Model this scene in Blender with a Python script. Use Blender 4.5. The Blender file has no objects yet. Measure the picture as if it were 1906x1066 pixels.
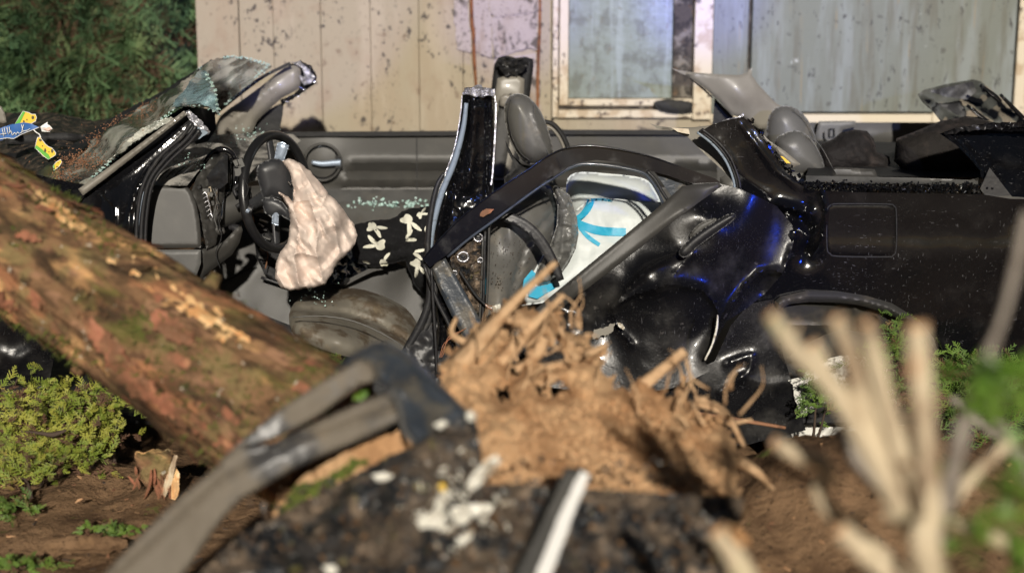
import bpy, math, random
from mathutils.bvhtree import BVHTree
import numpy as np
from mathutils import Vector, Matrix, noise as NZ
from mathutils.geometry import delaunay_2d_cdt
random.seed(7); rng = np.random.default_rng(7)
R = math.radians
sc = bpy.context.scene
COL = sc.collection
# ------------------------------------------------------------------ camera
F, CX, CY, PIT, CY0, CZ = 3000.0, 953.0, 533.0, R(12), -5.0, 1.7
cd = bpy.data.cameras.new('camera'); cam = bpy.data.objects.new('camera', cd); COL.objects.link(cam)
cam.location = (0, CY0, CZ); cam.rotation_euler = (R(90) - PIT, 0, 0)
cd.sensor_width = 36; cd.lens = 36 * F / 1906; cd.clip_start = 0.05; cd.clip_end = 400
cd.dof.use_dof = True; cd.dof.focus_distance = 5.2; cd.dof.aperture_fstop = 1.55
sc.camera = cam
# ------------------------------------------------------------------ night sky, floodlight, emergency lights
SUN_EL, SUN_AZ = 21, 4          # floodlight: above the viewpoint
w = bpy.data.worlds.new('World'); sc.world = w; w.use_nodes = True
wn = w.node_tree; bg = wn.nodes['Background']; sky = wn.nodes.new('ShaderNodeTexSky')
sky.sky_type = 'NISHITA'; sky.sun_disc = False; sky.sun_elevation = R(SUN_EL); sky.sun_rotation = R(180 - SUN_AZ)
wn.links.new(sky.outputs[0], bg.inputs[0]); bg.inputs[1].default_value = 0.013
sl = bpy.data.lights.new('floodlight', 'SUN'); sl.energy = 4.7; sl.angle = R(1.2); sl.color = (1.0, .925, .81)
so = bpy.data.objects.new('floodlight', sl); COL.objects.link(so)
so.rotation_euler = (R(90 - SUN_EL), 0, R(SUN_AZ)); so.location = (1, -12, 6)
def spot(loc, target, energy, col, size, blend, rad=.08):
    l = bpy.data.lights.new('emergency_light', 'SPOT'); l.energy = energy; l.color = col
    l.spot_size = R(size); l.spot_blend = blend; l.shadow_soft_size = rad
    o = bpy.data.objects.new('emergency_light', l); COL.objects.link(o); o.location = loc
    o.rotation_euler = (Vector(target) - Vector(loc)).to_track_quat('-Z', 'Y').to_euler()
sc.view_settings.view_transform = 'Standard'; sc.view_settings.look = 'None'
sc.view_settings.exposure = 0; sc.view_settings.gamma = 1; sc.view_settings.use_curve_mapping = False

YO = 0.0
def P(u, v, Y):
    Y = Y + YO
    a = (u - CX) / F; b = (CY - v) / F
    dy = math.cos(PIT) + b * math.sin(PIT); dz = -math.sin(PIT) + b * math.cos(PIT)
    t = (Y - CY0) / dy
    return Vector((a * t, Y, CZ + dz * t))
def PA(U, V, Y):
    Y = Y + YO
    a = (U - CX) / F; b = (CY - V) / F
    dy = math.cos(PIT) + b * math.sin(PIT); dz = -math.sin(PIT) + b * math.cos(PIT)
    t = (Y - CY0) / dy
    return np.stack([a * t, Y + 0 * t, CZ + dz * t], 1)
def YZ(u, v, z):                 # depth at which this line of sight meets height z
    b = (CY - v) / F
    dy = math.cos(PIT) + b * math.sin(PIT); dz = -math.sin(PIT) + b * math.cos(PIT)
    return CY0 + (z - CZ) / dz * dy

BL1, BL2 = (.14, .17, 1.0), (.33, .36, 1.0)
spot((3.4, -7.5, 2.3), P(957, 20, 2.3), 2600, BL1, 4.4, .9, .05)
spot((3.4, -7.5, 2.3), P(1310, -10, 2.3), 3600, BL1, 4.0, .95, .05)
spot((1.2, -8.0, 2.5), P(520, -40, 2.3), 1400, BL2, 7.2, .25, .05)
spot((1.6, -8.0, 2.5), P(1400, 0, 2.3), 1300, (.3, .42, 1), 11, .8, .05)
spot((4.2, -3.0, 1.9), P(1432, 486, -.05), 600, (.02, .08, 1.0), 9, .9, .09)
spot((-1.5, -5.5, 2.6), P(893, 270, 0), 240, (.12, .25, 1.0), 7, .8, .08)

# ------------------------------------------------------------------ materials
def mat(name, col, rough=.5, metal=0, coat=0, layers=(), bump=None, spec=.5, alpha=1, trans=0, sss=0, sheen=0, coord='Object', rot=None):
    m = bpy.data.materials.new(name); m.use_nodes = True; nt = m.node_tree; N = nt.nodes; L = nt.links
    b = N['Principled BSDF']; b.inputs['Roughness'].default_value = rough; b.inputs['Metallic'].default_value = metal
    b.inputs['Coat Weight'].default_value = coat; b.inputs['Coat Roughness'].default_value = .06
    b.inputs['Specular IOR Level'].default_value = spec; b.inputs['Alpha'].default_value = alpha
    b.inputs['Transmission Weight'].default_value = trans
    tc = N.new('ShaderNodeTexCoord'); base = tc.outputs[coord]
    if rot is not None:
        vr = N.new('ShaderNodeVectorRotate'); vr.rotation_type = 'Y_AXIS'; vr.inputs['Angle'].default_value = R(rot); L.new(base, vr.inputs[0]); base = vr.outputs[0]
    def tex(scale, detail, kind, seed):
        mp = N.new('ShaderNodeMapping'); L.new(base, mp.inputs[0])
        s = scale if isinstance(scale, tuple) else (scale,) * 3
        mp.inputs['Scale'].default_value = s; mp.inputs['Location'].default_value = (seed * 3.1, seed * 1.7, seed * 2.3)
        if kind == 'noise':
            t = N.new('ShaderNodeTexNoise'); t.inputs['Scale'].default_value = 1; t.inputs['Detail'].default_value = detail
            t.inputs['Roughness'].default_value = .6; L.new(mp.outputs[0], t.inputs['Vector']); return t.outputs[0]
        t = N.new('ShaderNodeTexVoronoi'); t.inputs['Scale'].default_value = 1
        t.feature = 'DISTANCE_TO_EDGE' if kind == 'crack' else 'F1'
        L.new(mp.outputs[0], t.inputs['Vector']); return t.outputs['Distance']
    def rng_(sock, lo, hi, amt):
        r = N.new('ShaderNodeMapRange'); r.interpolation_type = 'SMOOTHSTEP'; L.new(sock, r.inputs[0])
        r.inputs[1].default_value = lo; r.inputs[2].default_value = hi; r.inputs[3].default_value = 0; r.inputs[4].default_value = amt
        return r.outputs[0]
    rgb = N.new('ShaderNodeRGB'); rgb.outputs[0].default_value = (*col, 1); cur = rgb.outputs[0]
    rv = N.new('ShaderNodeValue'); rv.outputs[0].default_value = rough; rcur = rv.outputs[0]
    for i, ly in enumerate(layers):
        lc, scale, lo, hi, amt = ly[:5]; o = ly[5] if len(ly) > 5 else {}
        f = tex(scale, o.get('d', 4), o.get('k', 'noise'), o.get('s', i + 1))
        f = rng_(f, lo, hi, amt)
        if 'm' in o:
            g = rng_(tex(o['m'][0], 2, 'noise', i + 11), o['m'][1], o['m'][2], 1)
            mu = N.new('ShaderNodeMath'); mu.operation = 'MULTIPLY'; L.new(f, mu.inputs[0]); L.new(g, mu.inputs[1]); f = mu.outputs[0]
        mx = N.new('ShaderNodeMix'); mx.data_type = 'RGBA'; L.new(f, mx.inputs[0]); L.new(cur, mx.inputs[6]); mx.inputs[7].default_value = (*lc, 1)
        cur = mx.outputs[2]
        if 'r' in o:
            mr = N.new('ShaderNodeMix'); L.new(f, mr.inputs[0]); L.new(rcur, mr.inputs[2]); mr.inputs[3].default_value = o['r']; rcur = mr.outputs[0]
    L.new(cur, b.inputs['Base Color']); L.new(rcur, b.inputs['Roughness'])
    prev = None
    for bp in (bump or ()):
        bn = N.new('ShaderNodeBump'); bn.inputs['Strength'].default_value = bp[1]; bn.inputs['Distance'].default_value = bp[2]
        L.new(tex(bp[0], bp[3] if len(bp) > 3 else 4, bp[4] if len(bp) > 4 else 'noise', 5), bn.inputs['Height'])
        if prev: L.new(prev, bn.inputs['Normal'])
        prev = bn.outputs[0]
    if prev: L.new(prev, b.inputs['Normal'])
    return m
G = {}; GEO = {}
dustl = ((.10, .09, .075), 5, .52, .8, .35, {'r': .6})
scr = lambda a, amt=.55: ((.26, .26, .27), a, .64, .68, amt, {'r': .5, 'd': 4, 'm': (3.5, .42, .6)})
G['paint'] = mat('black_car_paint', (.0035, .0036, .0045), .13, 0, .35,
    (((.022, .021, .021), 7, .54, .74, .4, {'r': .35, 'd': 8}), ((.14, .13, .12), 260, .62, .80, .2, {'r': .6, 'd': 2, 'm': (5, .42, .58)}),
     scr((170, 45, 50), .22), scr((50, 40, 190), .18), ((.22, .22, .24), 42, .67, .71, .3, {'d': 8, 'm': (7, .5, .6)})),
    ((90, .06, .004),))
G['gloss_frame'] = mat('glossy_window_frame_paint', (.0035, .004, .008), .15, 0, .4, (((.02, .02, .022), 9, .54, .7, .5, {'r': .4, 'd': 8}), ((.16, .16, .16), 140, .68, .74, .4)))
G['paint_dull'] = mat('scuffed_black_paint', (.005, .005, .006), .27, 0, .1,
    (((.036, .034, .031), 7, .46, .68, .6, {'r': .5, 'd': 9}), ((.15, .145, .13), 260, .58, .80, .5, {'r': .7, 'd': 4, 'm': (6, .44, .58)}),
     scr((170, 45, 45), .18), scr((60, 50, 170), .12), ((.15, .14, .13), 40, .62, .70, .35, {'d': 10, 'm': (5, .5, .6)})),
    ((110, .15, .004),), .32)
G['rubber'] = mat('black_rubber', (.018, .018, .02), .45, 0, 0, (((.10, .095, .085), 30, .5, .8, .5), ((.2, .19, .17), 220, .68, .76, .5)), ((60, .2, .004),))
G['plastic'] = mat('dark_grey_plastic', (.044, .0425, .039), .5, 0, 0,
    (((.085, .08, .07), 7, .45, .8, .5), ((.25, .23, .2), 260, .70, .76, .4, {'m': (6, .5, .65)}), ((.03, .03, .03), 3, .5, .7, .4)), ((500, .25, .001, 2), (14, .05, .01)))
G['plastic_light'] = mat('mid_grey_plastic', (.095, .094, .09), .5, 0, 0,
    (((.15, .135, .11), 9, .5, .75, .5, {'d': 7}), ((.05, .05, .05), 5, .45, .65, .6, {'d': 6}), ((.4, .38, .3), 240, .72, .77, .4)), ((500, .2, .001, 2),))
G['dusty_dash'] = mat('dusty_dashboard_plastic', (.05, .05, .048), .55, 0, 0,
    (((.42, .40, .36), (12, 9, 40), .40, .58, .9, {'d': 9, 'r': .9}), ((.60, .59, .55), 150, .54, .66, .7, {'m': (9, .42, .55)}), ((.05, .05, .05), (24, 14, 40), .55, .64, .8, {'d': 8})), ((120, .3, .003),))
G['leather'] = mat('grey_leather', (.105, .103, .096), .42, 0, 0,
    (((.06, .056, .05), 5, .44, .66, .6, {'d': 7}), ((.18, .16, .13), 11, .55, .7, .5, {'d': 7})), ((260, .22, .0015, 3), (20, .12, .01)))
G['leather_dirty'] = mat('soiled_grey_leather', (.17, .155, .125), .5, 0, 0,
    (((.075, .052, .030), 9, .46, .58, .9, {'d': 8, 'r': .75}), ((.20, .16, .10), 16, .58, .72, .5, {'d': 8}), ((.03, .02, .015), 150, .66, .72, .8, {'m': (7, .4, .55)})), ((180, .3, .002), (18, .2, .01)))
G['trim'] = mat('beige_grey_trim', (.22, .205, .175), .4, 0, .1, (((.15, .135, .115), 5, .45, .7, .6), ((.1, .09, .08), 190, .72, .78, .6)), ((8, .06, .02, 1),))
G['silver'] = mat('brushed_silver', (.42, .50, .62), .3, .5, 0, (((.2, .22, .26), 20, .5, .8, .5),))
G['chrome'] = mat('chrome', (.75, .75, .75), .08, 1)
G['bare'] = mat('torn_bare_metal', (.62, .62, .66), .32, .75, 0, (((.3, .28, .26), 60, .5, .6, .7), ((.7, .65, .5), 20, .6, .7, .5)), ((60, .6, .01),))
G['seal_grey'] = mat('grey_blue_seal', (.22, .27, .33), .4, 0, 0, (((.1, .11, .12), (30, 30, 90), .5, .7, .6),))
G['channel'] = mat('window_channel_blue_reflection', (.05, .06, .08), .25, 0, .2, (((.02, .02, .025), 9, .5, .65, .8, {'d': 6}),))  # blue-grey tint stands in for light reflected along the inner frame edge
G['black'] = mat('matt_black', (.008, .008, .009), .7, 0, 0, (((.03, .03, .028), 20, .5, .8, .5),), ((30, .4, .01),))
G['blackgloss'] = mat('glossy_black', (.006, .006, .007), .12, 0, .5, (((.2, .2, .2), 200, .72, .78, .4),))
G['wheelrim'] = mat('steering_wheel_leather', (.012, .012, .013), .3, 0, 0, (((.06, .06, .06), 12, .55, .8, .4),), ((200, .15, .001),))
G['hub'] = mat('dark_hub_plastic', (.03, .031, .034), .42, 0, 0, (((.09, .09, .085), 14, .5, .8, .4),), ((300, .2, .001),))
G['airbag'] = mat('cream_airbag_nylon', (.68, .57, .50), .72, 0, 0,
    (((.62, .48, .41), 8, .45, .7, .5), ((.52, .38, .31), 40, .62, .75, .35), ((.78, .66, .58), 5, .5, .7, .4)), ((800, .15, .0006, 2), (22, .15, .01)), .3)
G['fleece'] = mat('black_fleece', (.009, .009, .010), .9, 0, 0, (((.035, .035, .037), 90, .5, .8, .5),), ((190, .8, .006), (25, .3, .01)), .2)
G['print'] = mat('cream_print', (.72, .71, .60), .85, 0, 0, (((.35, .34, .3), 70, .6, .72, .4),), ((190, .6, .004),), .2)
G['bagwhite'] = mat('white_woven_bag', (.56, .60, .59), .5, 0, 0, (((.46, .50, .51), 6, .45, .7, .5), ((.44, .60, .66), (3, 3, 9), .52, .66, .5), ((.4, .35, .28), 50, .72, .76, .5)), ((300, .2, .001, 2), (14, .25, .02)))
G['bagblue'] = mat('turquoise_trim', (.02, .33, .52), .45, 0, 0, (((.06, .45, .62), 30, .45, .6, .4),), ((260, .4, .002),))
G['binbag'] = mat('grey_plastic_film', (.155, .155, .145), .2, 0, .3, (((.07, .07, .07), 12, .45, .7, .6),), ((24, .5, .02), (60, .3, .01)))
G['cream'] = mat('cream_painted_board', (.305, .26, .185), .6, 0, 0,
    (((.30, .235, .16), (5, 5, 2), .46, .66, .6), ((.25, .17, .11), 4.3, .56, .68, .5, {'d': 7}), ((.39, .33, .25), (7, 7, 1.2), .5, .64, .5), ((.10, .075, .05), (110, 110, 30), .60, .66, .7, {'m': (7, .46, .56)}),
     ((.035, .025, .02), (34, 34, 26), .585, .625, .93, {'d': 9, 'm': (4.2, .50, .57)}), ((.05, .035, .03), 75, .665, .69, .9, {'d': 3, 'm': (3, .46, .56)}), ((.14, .09, .055), 17, .62, .68, .6, {'d': 9, 's': 21})), ((30, .15, .005), (200, .15, .001)))
G['peeling'] = mat('stained_old_lining', (.36, .31, .28), .7, 0, 0,
    (((.22, .155, .10), (9, 9, 3), .45, .65, .7), ((.05, .04, .03), (30, 30, 18), .50, .58, .9, {'d': 9, 'm': (8, .42, .55)}), ((.06, .045, .04), 80, .58, .64, .8, {'d': 6})), ((40, .4, .01),))
G['rust'] = mat('rust', (.20, .075, .025), .85, 0, 0, (((.07, .025, .012), 20, .45, .6, .8), ((.32, .16, .07), 50, .55, .7, .6)), ((80, .5, .005),))
G['whitewood'] = mat('off_white_frame_paint', (.58, .51, .40), .5, 0, 0,
    (((.32, .21, .11), (12, 12, 12), .50, .64, .6, {'d': 8}), ((.07, .045, .03), 34, .56, .62, .9, {'d': 9, 'm': (6, .44, .54)}), ((.04, .03, .025), 120, .7, .74, .8)), ((60, .2, .004),))
G['whiterail'] = mat('cream_rail_paint', (.60, .53, .41), .5, 0, 0, (((.2, .14, .08), 60, .66, .72, .7), ((.05, .04, .03), 90, .7, .74, .8)), ((60, .15, .004),))
G['greysheet'] = mat('grey_green_sheet', (.135, .15, .135), .5, 0, 0,
    (((.10, .10, .08), (26, 26, 2.4), .5, .66, .8, {'d': 8}), ((.22, .25, .265), (9, 9, 1.3), .5, .66, .6), ((.24, .17, .08), (60, 60, 1.0), .60, .68, .8, {'m': (5, .48, .58)}),
     ((.03, .03, .03), (60, 60, 20), .61, .655, .9, {'m': (4, .44, .54)}), ((.05, .05, .045), 24, .62, .67, .7, {'d': 9}), ((.5, .53, .55), 9, .68, .71, .7, {'d': 6})), ((12, .1, .01),))
G['pane'] = mat('clouded_window_pane', (.20, .235, .22), .32, 0, .2,
    (((.11, .12, .10), (16, 16, 12), .45, .62, .8, {'d': 9}), ((.30, .35, .38), (24, 24, 1.4), .52, .7, .6), ((.08, .08, .07), 70, .66, .72, .8, {'m': (5, .45, .6)}), ((.14, .12, .07), (34, 34, 22), .58, .68, .6, {'d': 8})), ((30, .2, .006),))
G['grime'] = mat('black_mould_strip', (.055, .045, .035), .8, 0, 0, (((.2, .18, .15), 16, .5, .62, .8, {'d': 8}), ((.015, .012, .01), 26, .5, .6, .8), ((.13, .07, .03), 30, .6, .7, .6)), ((40, .5, .01),))
G['soil'] = mat('brown_soil', (.22, .135, .075), .95, 0, 0,
    (((.10, .058, .032), 5, .45, .62, .8, {'d': 8}), ((.24, .145, .075), 14, .54, .7, .7, {'d': 8}), ((.03, .02, .012), 60, .6, .68, .8), ((.42, .24, .12), (90, 60, 90), .71, .74, .9), ((.10, .13, .03), 9, .64, .70, .8, {'d': 8})), ((24, .8, .03, 8), (130, .6, .006)), .15)
G['clay'] = mat('orange_brown_clay', (.54, .34, .185), .95, 0, 0,
    (((.34, .18, .085), 7, .45, .62, .8, {'d': 8}), ((.55, .32, .16), 12, .54, .7, .6, {'d': 8}), ((.20, .11, .055), 40, .6, .68, .6)), ((20, .7, .02, 8), (90, .5, .008)), .15)
G['root'] = mat('orange_root_fibre', (.54, .36, .21), .9, 0, 0, (((.30, .17, .085), 30, .45, .62, .8), ((.62, .45, .28), 60, .55, .7, .5)), ((80, .5, .006),), .15)
G['bark'] = mat('mossy_red_bark', (.22, .125, .066), .9, 0, 0,
    (((.08, .04, .025), (30, 30, 1.6), .5, .62, .8, {'d': 7, 's': 17}), ((.36, .20, .12), (24, 24, 1.2), .54, .64, .7, {'d': 7, 's': 23}), ((.09, .055, .03), (26, 26, 5), .46, .62, .8, {'d': 8}), ((.38, .17, .085), (10, 10, 1.8), .55, .64, .8, {'d': 9}), ((.62, .36, .16), (12, 12, 3), .55, .66, .9, {'d': 9, 's': 9}),
     ((.22, .17, .075), 14, .50, .66, .75, {'d': 9}), ((.09, .105, .022), (7, 7, 2.4), .54, .66, .7, {'d': 10, 's': 14}), ((.035, .024, .016), (6, 6, 1.6), .54, .64, .75, {'d': 10, 's': 27}), ((.03, .02, .012), (40, 40, 10), .58, .66, .8, {'d': 8}), ((.55, .50, .40), 36, .66, .70, .8)), ((40, .5, .015, 8), ((40, 40, 5), .6, .02, 6), (8, .4, .04)), .15, rot=59)
G['rawwood'] = mat('freshly_exposed_wood', (.74, .47, .22), .7, 0, 0, (((.40, .22, .10), 13, .5, .6, .6, {'d': 9}), ((.60, .28, .1), (30, 30, 8), .45, .6, .8), ((.9, .7, .42), 20, .55, .68, .8)), ((60, .5, .01),))
G['redbark'] = mat('red_inner_bark', (.34, .135, .075), .8, 0, 0, (((.16, .08, .04), (20, 20, 5), .42, .6, .9, {'d': 9}), ((.5, .25, .13), 20, .58, .68, .6)), ((50, .5, .01),))
G['moss'] = mat('moss', (.11, .14, .02), .95, 0, 0, (((.05, .07, .012), 30, .45, .6, .8), ((.2, .23, .05), 50, .58, .7, .6)), ((90, .9, .02),))
G['frame_metal'] = mat('dusty_bent_metal', (.14, .118, .09), .75, 0, 0,
    (((.035, .038, .044), (7, 7, 7), .46, .62, .85, {'r': .3}), ((.17, .135, .095), 12, .52, .7, .6, {'d': 8})), ((90, .2, .003),))
G['block'] = mat('dark_blue_grey_plastic', (.040, .048, .060), .38, 0, .1, (((.12, .105, .08), 12, .5, .66, .7, {'d': 8}), ((.3, .24, .15), 44, .64, .7, .6)), ((16, .3, .02),))
G['debris'] = mat('dirt_caked_black_panel', (.020, .022, .025), .35, 0, .1,
    (((.10, .072, .048), 11, .44, .56, .9, {'d': 9, 'r': .9}), ((.24, .175, .12), (26, 26, 14), .55, .64, .8, {'d': 8, 'r': .9}), ((.012, .013, .015), 7, .54, .62, .85, {'d': 5, 's': 31}), ((.16, .14, .04), 20, .62, .68, .7), ((.5, .47, .43), 42, .65, .69, .8)), ((22, .8, .03), (80, .5, .01)))
G['shard'] = mat('white_plastic_shard', (.70, .68, .60), .35, 0, 0, (((.25, .20, .14), 40, .48, .6, .85, {'d': 8}),))
G['mirror_strip'] = mat('bright_metal_strip', (.88, .87, .84), .3, .2)
G['stem'] = mat('pale_cut_stem', (.58, .48, .33), .75, 0, 0, (((.22, .14, .085), (26, 26, 9), .48, .62, .8, {'d': 9}), ((.36, .36, .17), 9, .55, .66, .6), ((.5, .24, .12), 14, .62, .7, .6)), ((60, .4, .006),))
G['stemgrey'] = mat('grey_stem', (.27, .235, .20), .8, 0, 0, (((.13, .1, .08), 30, .5, .66, .7),), ((60, .4, .006),))
G['endwood'] = mat('fresh_cut_end', (.72, .42, .22), .7)
G['leaf'] = mat('fresh_green_leaf', (.11, .19, .025), .45, 0, 0, (((.06, .15, .012), 12, .45, .6, .7), ((.28, .36, .05), 20, .6, .7, .6)))
G['thuja'] = mat('yellow_green_scale_leaf', (.31, .31, .05), .6, 0, 0, (((.13, .20, .02), 9, .42, .58, .8), ((.20, .12, .04), 14, .6, .68, .8), ((.40, .38, .11), 26, .58, .68, .6), ((.05, .045, .02), 18, .56, .62, .7)))
G['thuja_low'] = mat('mid_green_scale_leaf', (.12, .20, .03), .6, 0, 0, (((.05, .10, .015), 11, .42, .58, .8), ((.15, .08, .035), 14, .56, .66, .8)))
G['thuja_bush'] = mat('bluish_green_scale_leaf', (.13, .22, .095), .6, 0, 0, (((.045, .10, .05), 3.5, .42, .6, .85), ((.27, .34, .15), 6, .52, .66, .7), ((.13, .06, .035), 5, .63, .70, .7)))
G['brownleaf'] = mat('dead_brown_foliage', (.11, .055, .03), .8, 0, 0, (((.05, .028, .018), 10, .45, .6, .7),))
G['twig'] = mat('reddish_twig', (.26, .125, .065), .8, 0, 0, (((.12, .06, .035), 60, .5, .6, .7),))
G['twigdark'] = mat('dark_twig', (.06, .04, .028), .85)
G['chip'] = mat('wood_chip', (.50, .29, .15), .8, 0, 0, (((.3, .15, .07), 40, .5, .6, .7),))
G['glass_crumb'] = mat('green_glass_crumb', (.42, .62, .56), .12, 0, .3, (((.75, .85, .85), 90, .5, .6, .7),))
G['tyre'] = mat('tyre_rubber', (.02, .02, .02), .8, 0, 0, (((.07, .055, .04), 20, .5, .66, .8),), ((80, .4, .004),))
G['hubcap'] = mat('dirty_white_wheel', (.62, .61, .56), .4, 0, 0, (((.03, .03, .03), 34, .56, .60, .9, {'d': 8}), ((.05, .045, .04), 160, .66, .7, .8)))
G['bonnet'] = mat('debris_covered_black_bonnet', (.02, .02, .02), .4, 0, .1, (((.10, .075, .05), (30, 30, 30), .46, .62, .8, {'d': 8, 'r': .9}), ((.26, .14, .07), 40, .64, .70, .7), ((.3, .32, .32), 150, .7, .74, .6)), ((40, .6, .02),))
G['liner'] = mat('dark_arch_liner', (.035, .034, .032), .6, 0, 0, (((.10, .085, .06), 9, .45, .7, .7),), ((60, .3, .004),))
G['tagyellow'] = mat('yellow_card', (.80, .52, .04), .5); G['tagwhite'] = mat('white_card', (.8, .8, .78), .5)
G['taggreen'] = mat('green_card_print', (.12, .42, .05), .5); G['tagblue'] = mat('blue_card', (.03, .12, .36), .5)
G['tagdark'] = mat('dark_card_print', (.10, .08, .03), .5); G['tagpink'] = mat('pale_pink_print', (.75, .5, .42), .5)
G['bagdark'] = mat('black_bag_fabric', (.016, .014, .013), .8, 0, 0, (((.045, .035, .03), 14, .5, .7, .7),), ((30, .5, .02), (200, .3, .002)), .2)
# crackled laminated windscreen
m = mat('crazed_laminated_glass', (.17, .18, .15), .25, 0, .4,
    (((.50, .49, .42), (44, 5, 7), .42, .58, .9, {'d': 9, 'r': .6}), ((.012, .014, .013), (30, 4, 6), .47, .57, .92, {'r': .15, 'd': 9}), ((.50, .58, .54), 170, .05, .0, .6, {'k': 'crack', 'm': (7, .42, .56)}),
     ((.50, .54, .50), 170, .60, .68, .85, {'m': (6, .38, .54)}), ((.20, .10, .045), 60, .56, .64, .8, {'d': 8, 'm': (3, .5, .6)})), ((150, .5, .004, 2, 'vor'), (9, .2, .03)), rot=124)
G['glass'] = m
G['glass_teal'] = mat('crazed_teal_glass_flap', (.16, .27, .30), .2, 0, .4,
    (((.025, .035, .045), (12, 12, 12), .48, .62, .85, {'d': 6}), ((.60, .78, .82), 190, .09, .0, .7, {'k': 'crack'}), ((.5, .68, .72), 240, .6, .7, .7)), ((170, .7, .004, 2, 'vor'),))

# ------------------------------------------------------------------ object helpers
def worigin(p):
    return Vector(p['_o']) if p is not None else None
def mk(name, V, Fc, m, parent=None, smooth=True, kind=None, mats=None, fm=None, sharp=None):
    V = np.asarray(V, float).reshape(-1, 3)
    if parent is not None: o_ = Vector(parent['_o'])
    else: o_ = Vector(((V[:, 0].min() + V[:, 0].max()) / 2, (V[:, 1].min() + V[:, 1].max()) / 2, V[:, 2].min()))
    me = bpy.data.meshes.new(name); me.from_pydata((V - np.array(o_)).tolist(), [], [tuple(int(i) for i in f) for f in Fc])
    for mm in (mats or [m]): me.materials.append(G[mm] if isinstance(mm, str) else mm)
    if fm is not None: me.polygons.foreach_set('material_index', fm)
    if smooth: me.polygons.foreach_set('use_smooth', [True] * len(me.polygons))
    if smooth and sharp: me.set_sharp_from_angle(angle=R(sharp))
    me.update()
    ob = bpy.data.objects.new(name, me); COL.objects.link(ob)
    ob['_o'] = tuple(o_)
    if parent is not None: ob.parent = parent
    else: ob.location = o_
    if kind: ob['kind'] = kind
    GEO[ob.name] = (V, Fc)
    return ob
def onto(ob, off=.002, dflt=0):
    """depth of an already built surface, for things that lie on it"""
    V, Fc = GEO[ob.name]; t = BVHTree.FromPolygons([tuple(v) for v in V], [tuple(int(i) for i in f) for f in Fc])
    o = Vector((0, CY0, CZ))
    def f(U, W):
        out = []
        for u, v in zip(U, W):
            h = t.ray_cast(o, (P(u, v, 0) - o).normalized())
            if h[0] is None: h = t.find_nearest(P(u, v, dflt))
            out.append(h[0].y - off)
        return np.array(out)
    return f
def thing(name, label, cat, loc, group=None):
    o = bpy.data.objects.new(name, None); COL.objects.link(o); o.location = loc; o['_o'] = tuple(loc)
    o.empty_display_size = .1
    return tag(o, label, cat, group)
def tag(o, label, cat, group=None):
    o['label'] = label; o['category'] = cat
    if group: o['group'] = group
    return o
class B:                         # mesh collector
    def __init__(s): s.V = []; s.F = []; s.M = []
    def add(s, V, Fc, mi=0):
        n = len(s.V); s.V += [tuple(v) for v in V]; s.F += [tuple(i + n for i in f) for f in Fc]; s.M += [mi] * len(Fc); return s
    def build(s, name, m, parent=None, **k):
        return mk(name, s.V, s.F, m, parent, fm=s.M if k.get('mats') else None, **k)
def catmull(pts, n=6):
    pts = [np.array(p, float) for p in pts]; q = [2 * pts[0] - pts[1]] + pts + [2 * pts[-1] - pts[-2]]; out = []
    for i in range(1, len(q) - 2):
        for k in range(n):
            t = k / n; a, b, c, d = q[i - 1:i + 3]
            out.append(.5 * ((2 * b) + (c - a) * t + (2 * a - 5 * b + 4 * c - d) * t * t + (3 * b - a - 3 * c + d) * t ** 3))
    out.append(pts[-1]); return out
def tube(pts, rad, sides=10, n=5, flat=1.0, up=(0, -1, 0), rough=0, closed=False, square=False):
    """pts world; rad scalar or list; returns V,F"""
    if not hasattr(rad, '__len__'): rad = [rad] * len(pts)
    q = catmull([tuple(p) + (r,) for p, r in zip(pts, rad)], n) if n > 1 else [np.array(tuple(p) + (r,)) for p, r in zip(pts, rad)]
    V = []; Fc = []
    for i, c in enumerate(q):
        p = Vector(c[:3]); a = Vector(q[max(i - 1, 0)][:3]); b = Vector(q[min(i + 1, len(q) - 1)][:3])
        t = (b - a).normalized(); u_ = Vector(up); s = t.cross(u_)
        if s.length < 1e-3: s = t.cross(Vector((1, 0, 0)))
        s.normalize(); w_ = s.cross(t).normalized()
        for k in range(sides):
            an = 2 * math.pi * k / sides + (math.pi / sides if square else 0); cs, sn = math.cos(an), math.sin(an)
            rr = c[3] * (1 + (NZ.noise(p * 9 + Vector((k, 0, 0))) * rough if rough else 0))
            V.append(p + s * cs * rr + w_ * sn * rr * flat)
    m_ = len(q)
    for i in range(m_ - 1):
        for k in range(sides):
            Fc.append((i * sides + k, i * sides + (k + 1) % sides, (i + 1) * sides + (k + 1) % sides, (i + 1) * sides + k))
    Fc.append(tuple(range(sides))[::-1]); Fc.append(tuple((m_ - 1) * sides + k for k in range(sides)))
    return V, Fc
def ptube(px, rpx, Y=None, **k): # pixel path (u,v[,Y]) with radius in full-res pixels at that depth
    pts = []; rr = []
    for i, p in enumerate(px):
        y = p[2] if len(p) > 2 else Y; pts.append(P(p[0], p[1], y)); r_ = rpx[i] if hasattr(rpx, '__len__') else rpx
        rr.append(r_ * (y - CY0) / F)
    return tube(pts, rr, **k)
def box(c, s, rot=None):
    V = []; 
    for x in (-1, 1):
        for y in (-1, 1):
            for z in (-1, 1):
                p = Vector((x * s[0] / 2, y * s[1] / 2, z * s[2] / 2)); 
                if rot is not None: p = rot @ p
                V.append(p + Vector(c))
    return V, [(0, 1, 3, 2), (4, 6, 7, 5), (0, 4, 5, 1), (2, 3, 7, 6), (0, 2, 6, 4), (1, 5, 7, 3)]
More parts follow.
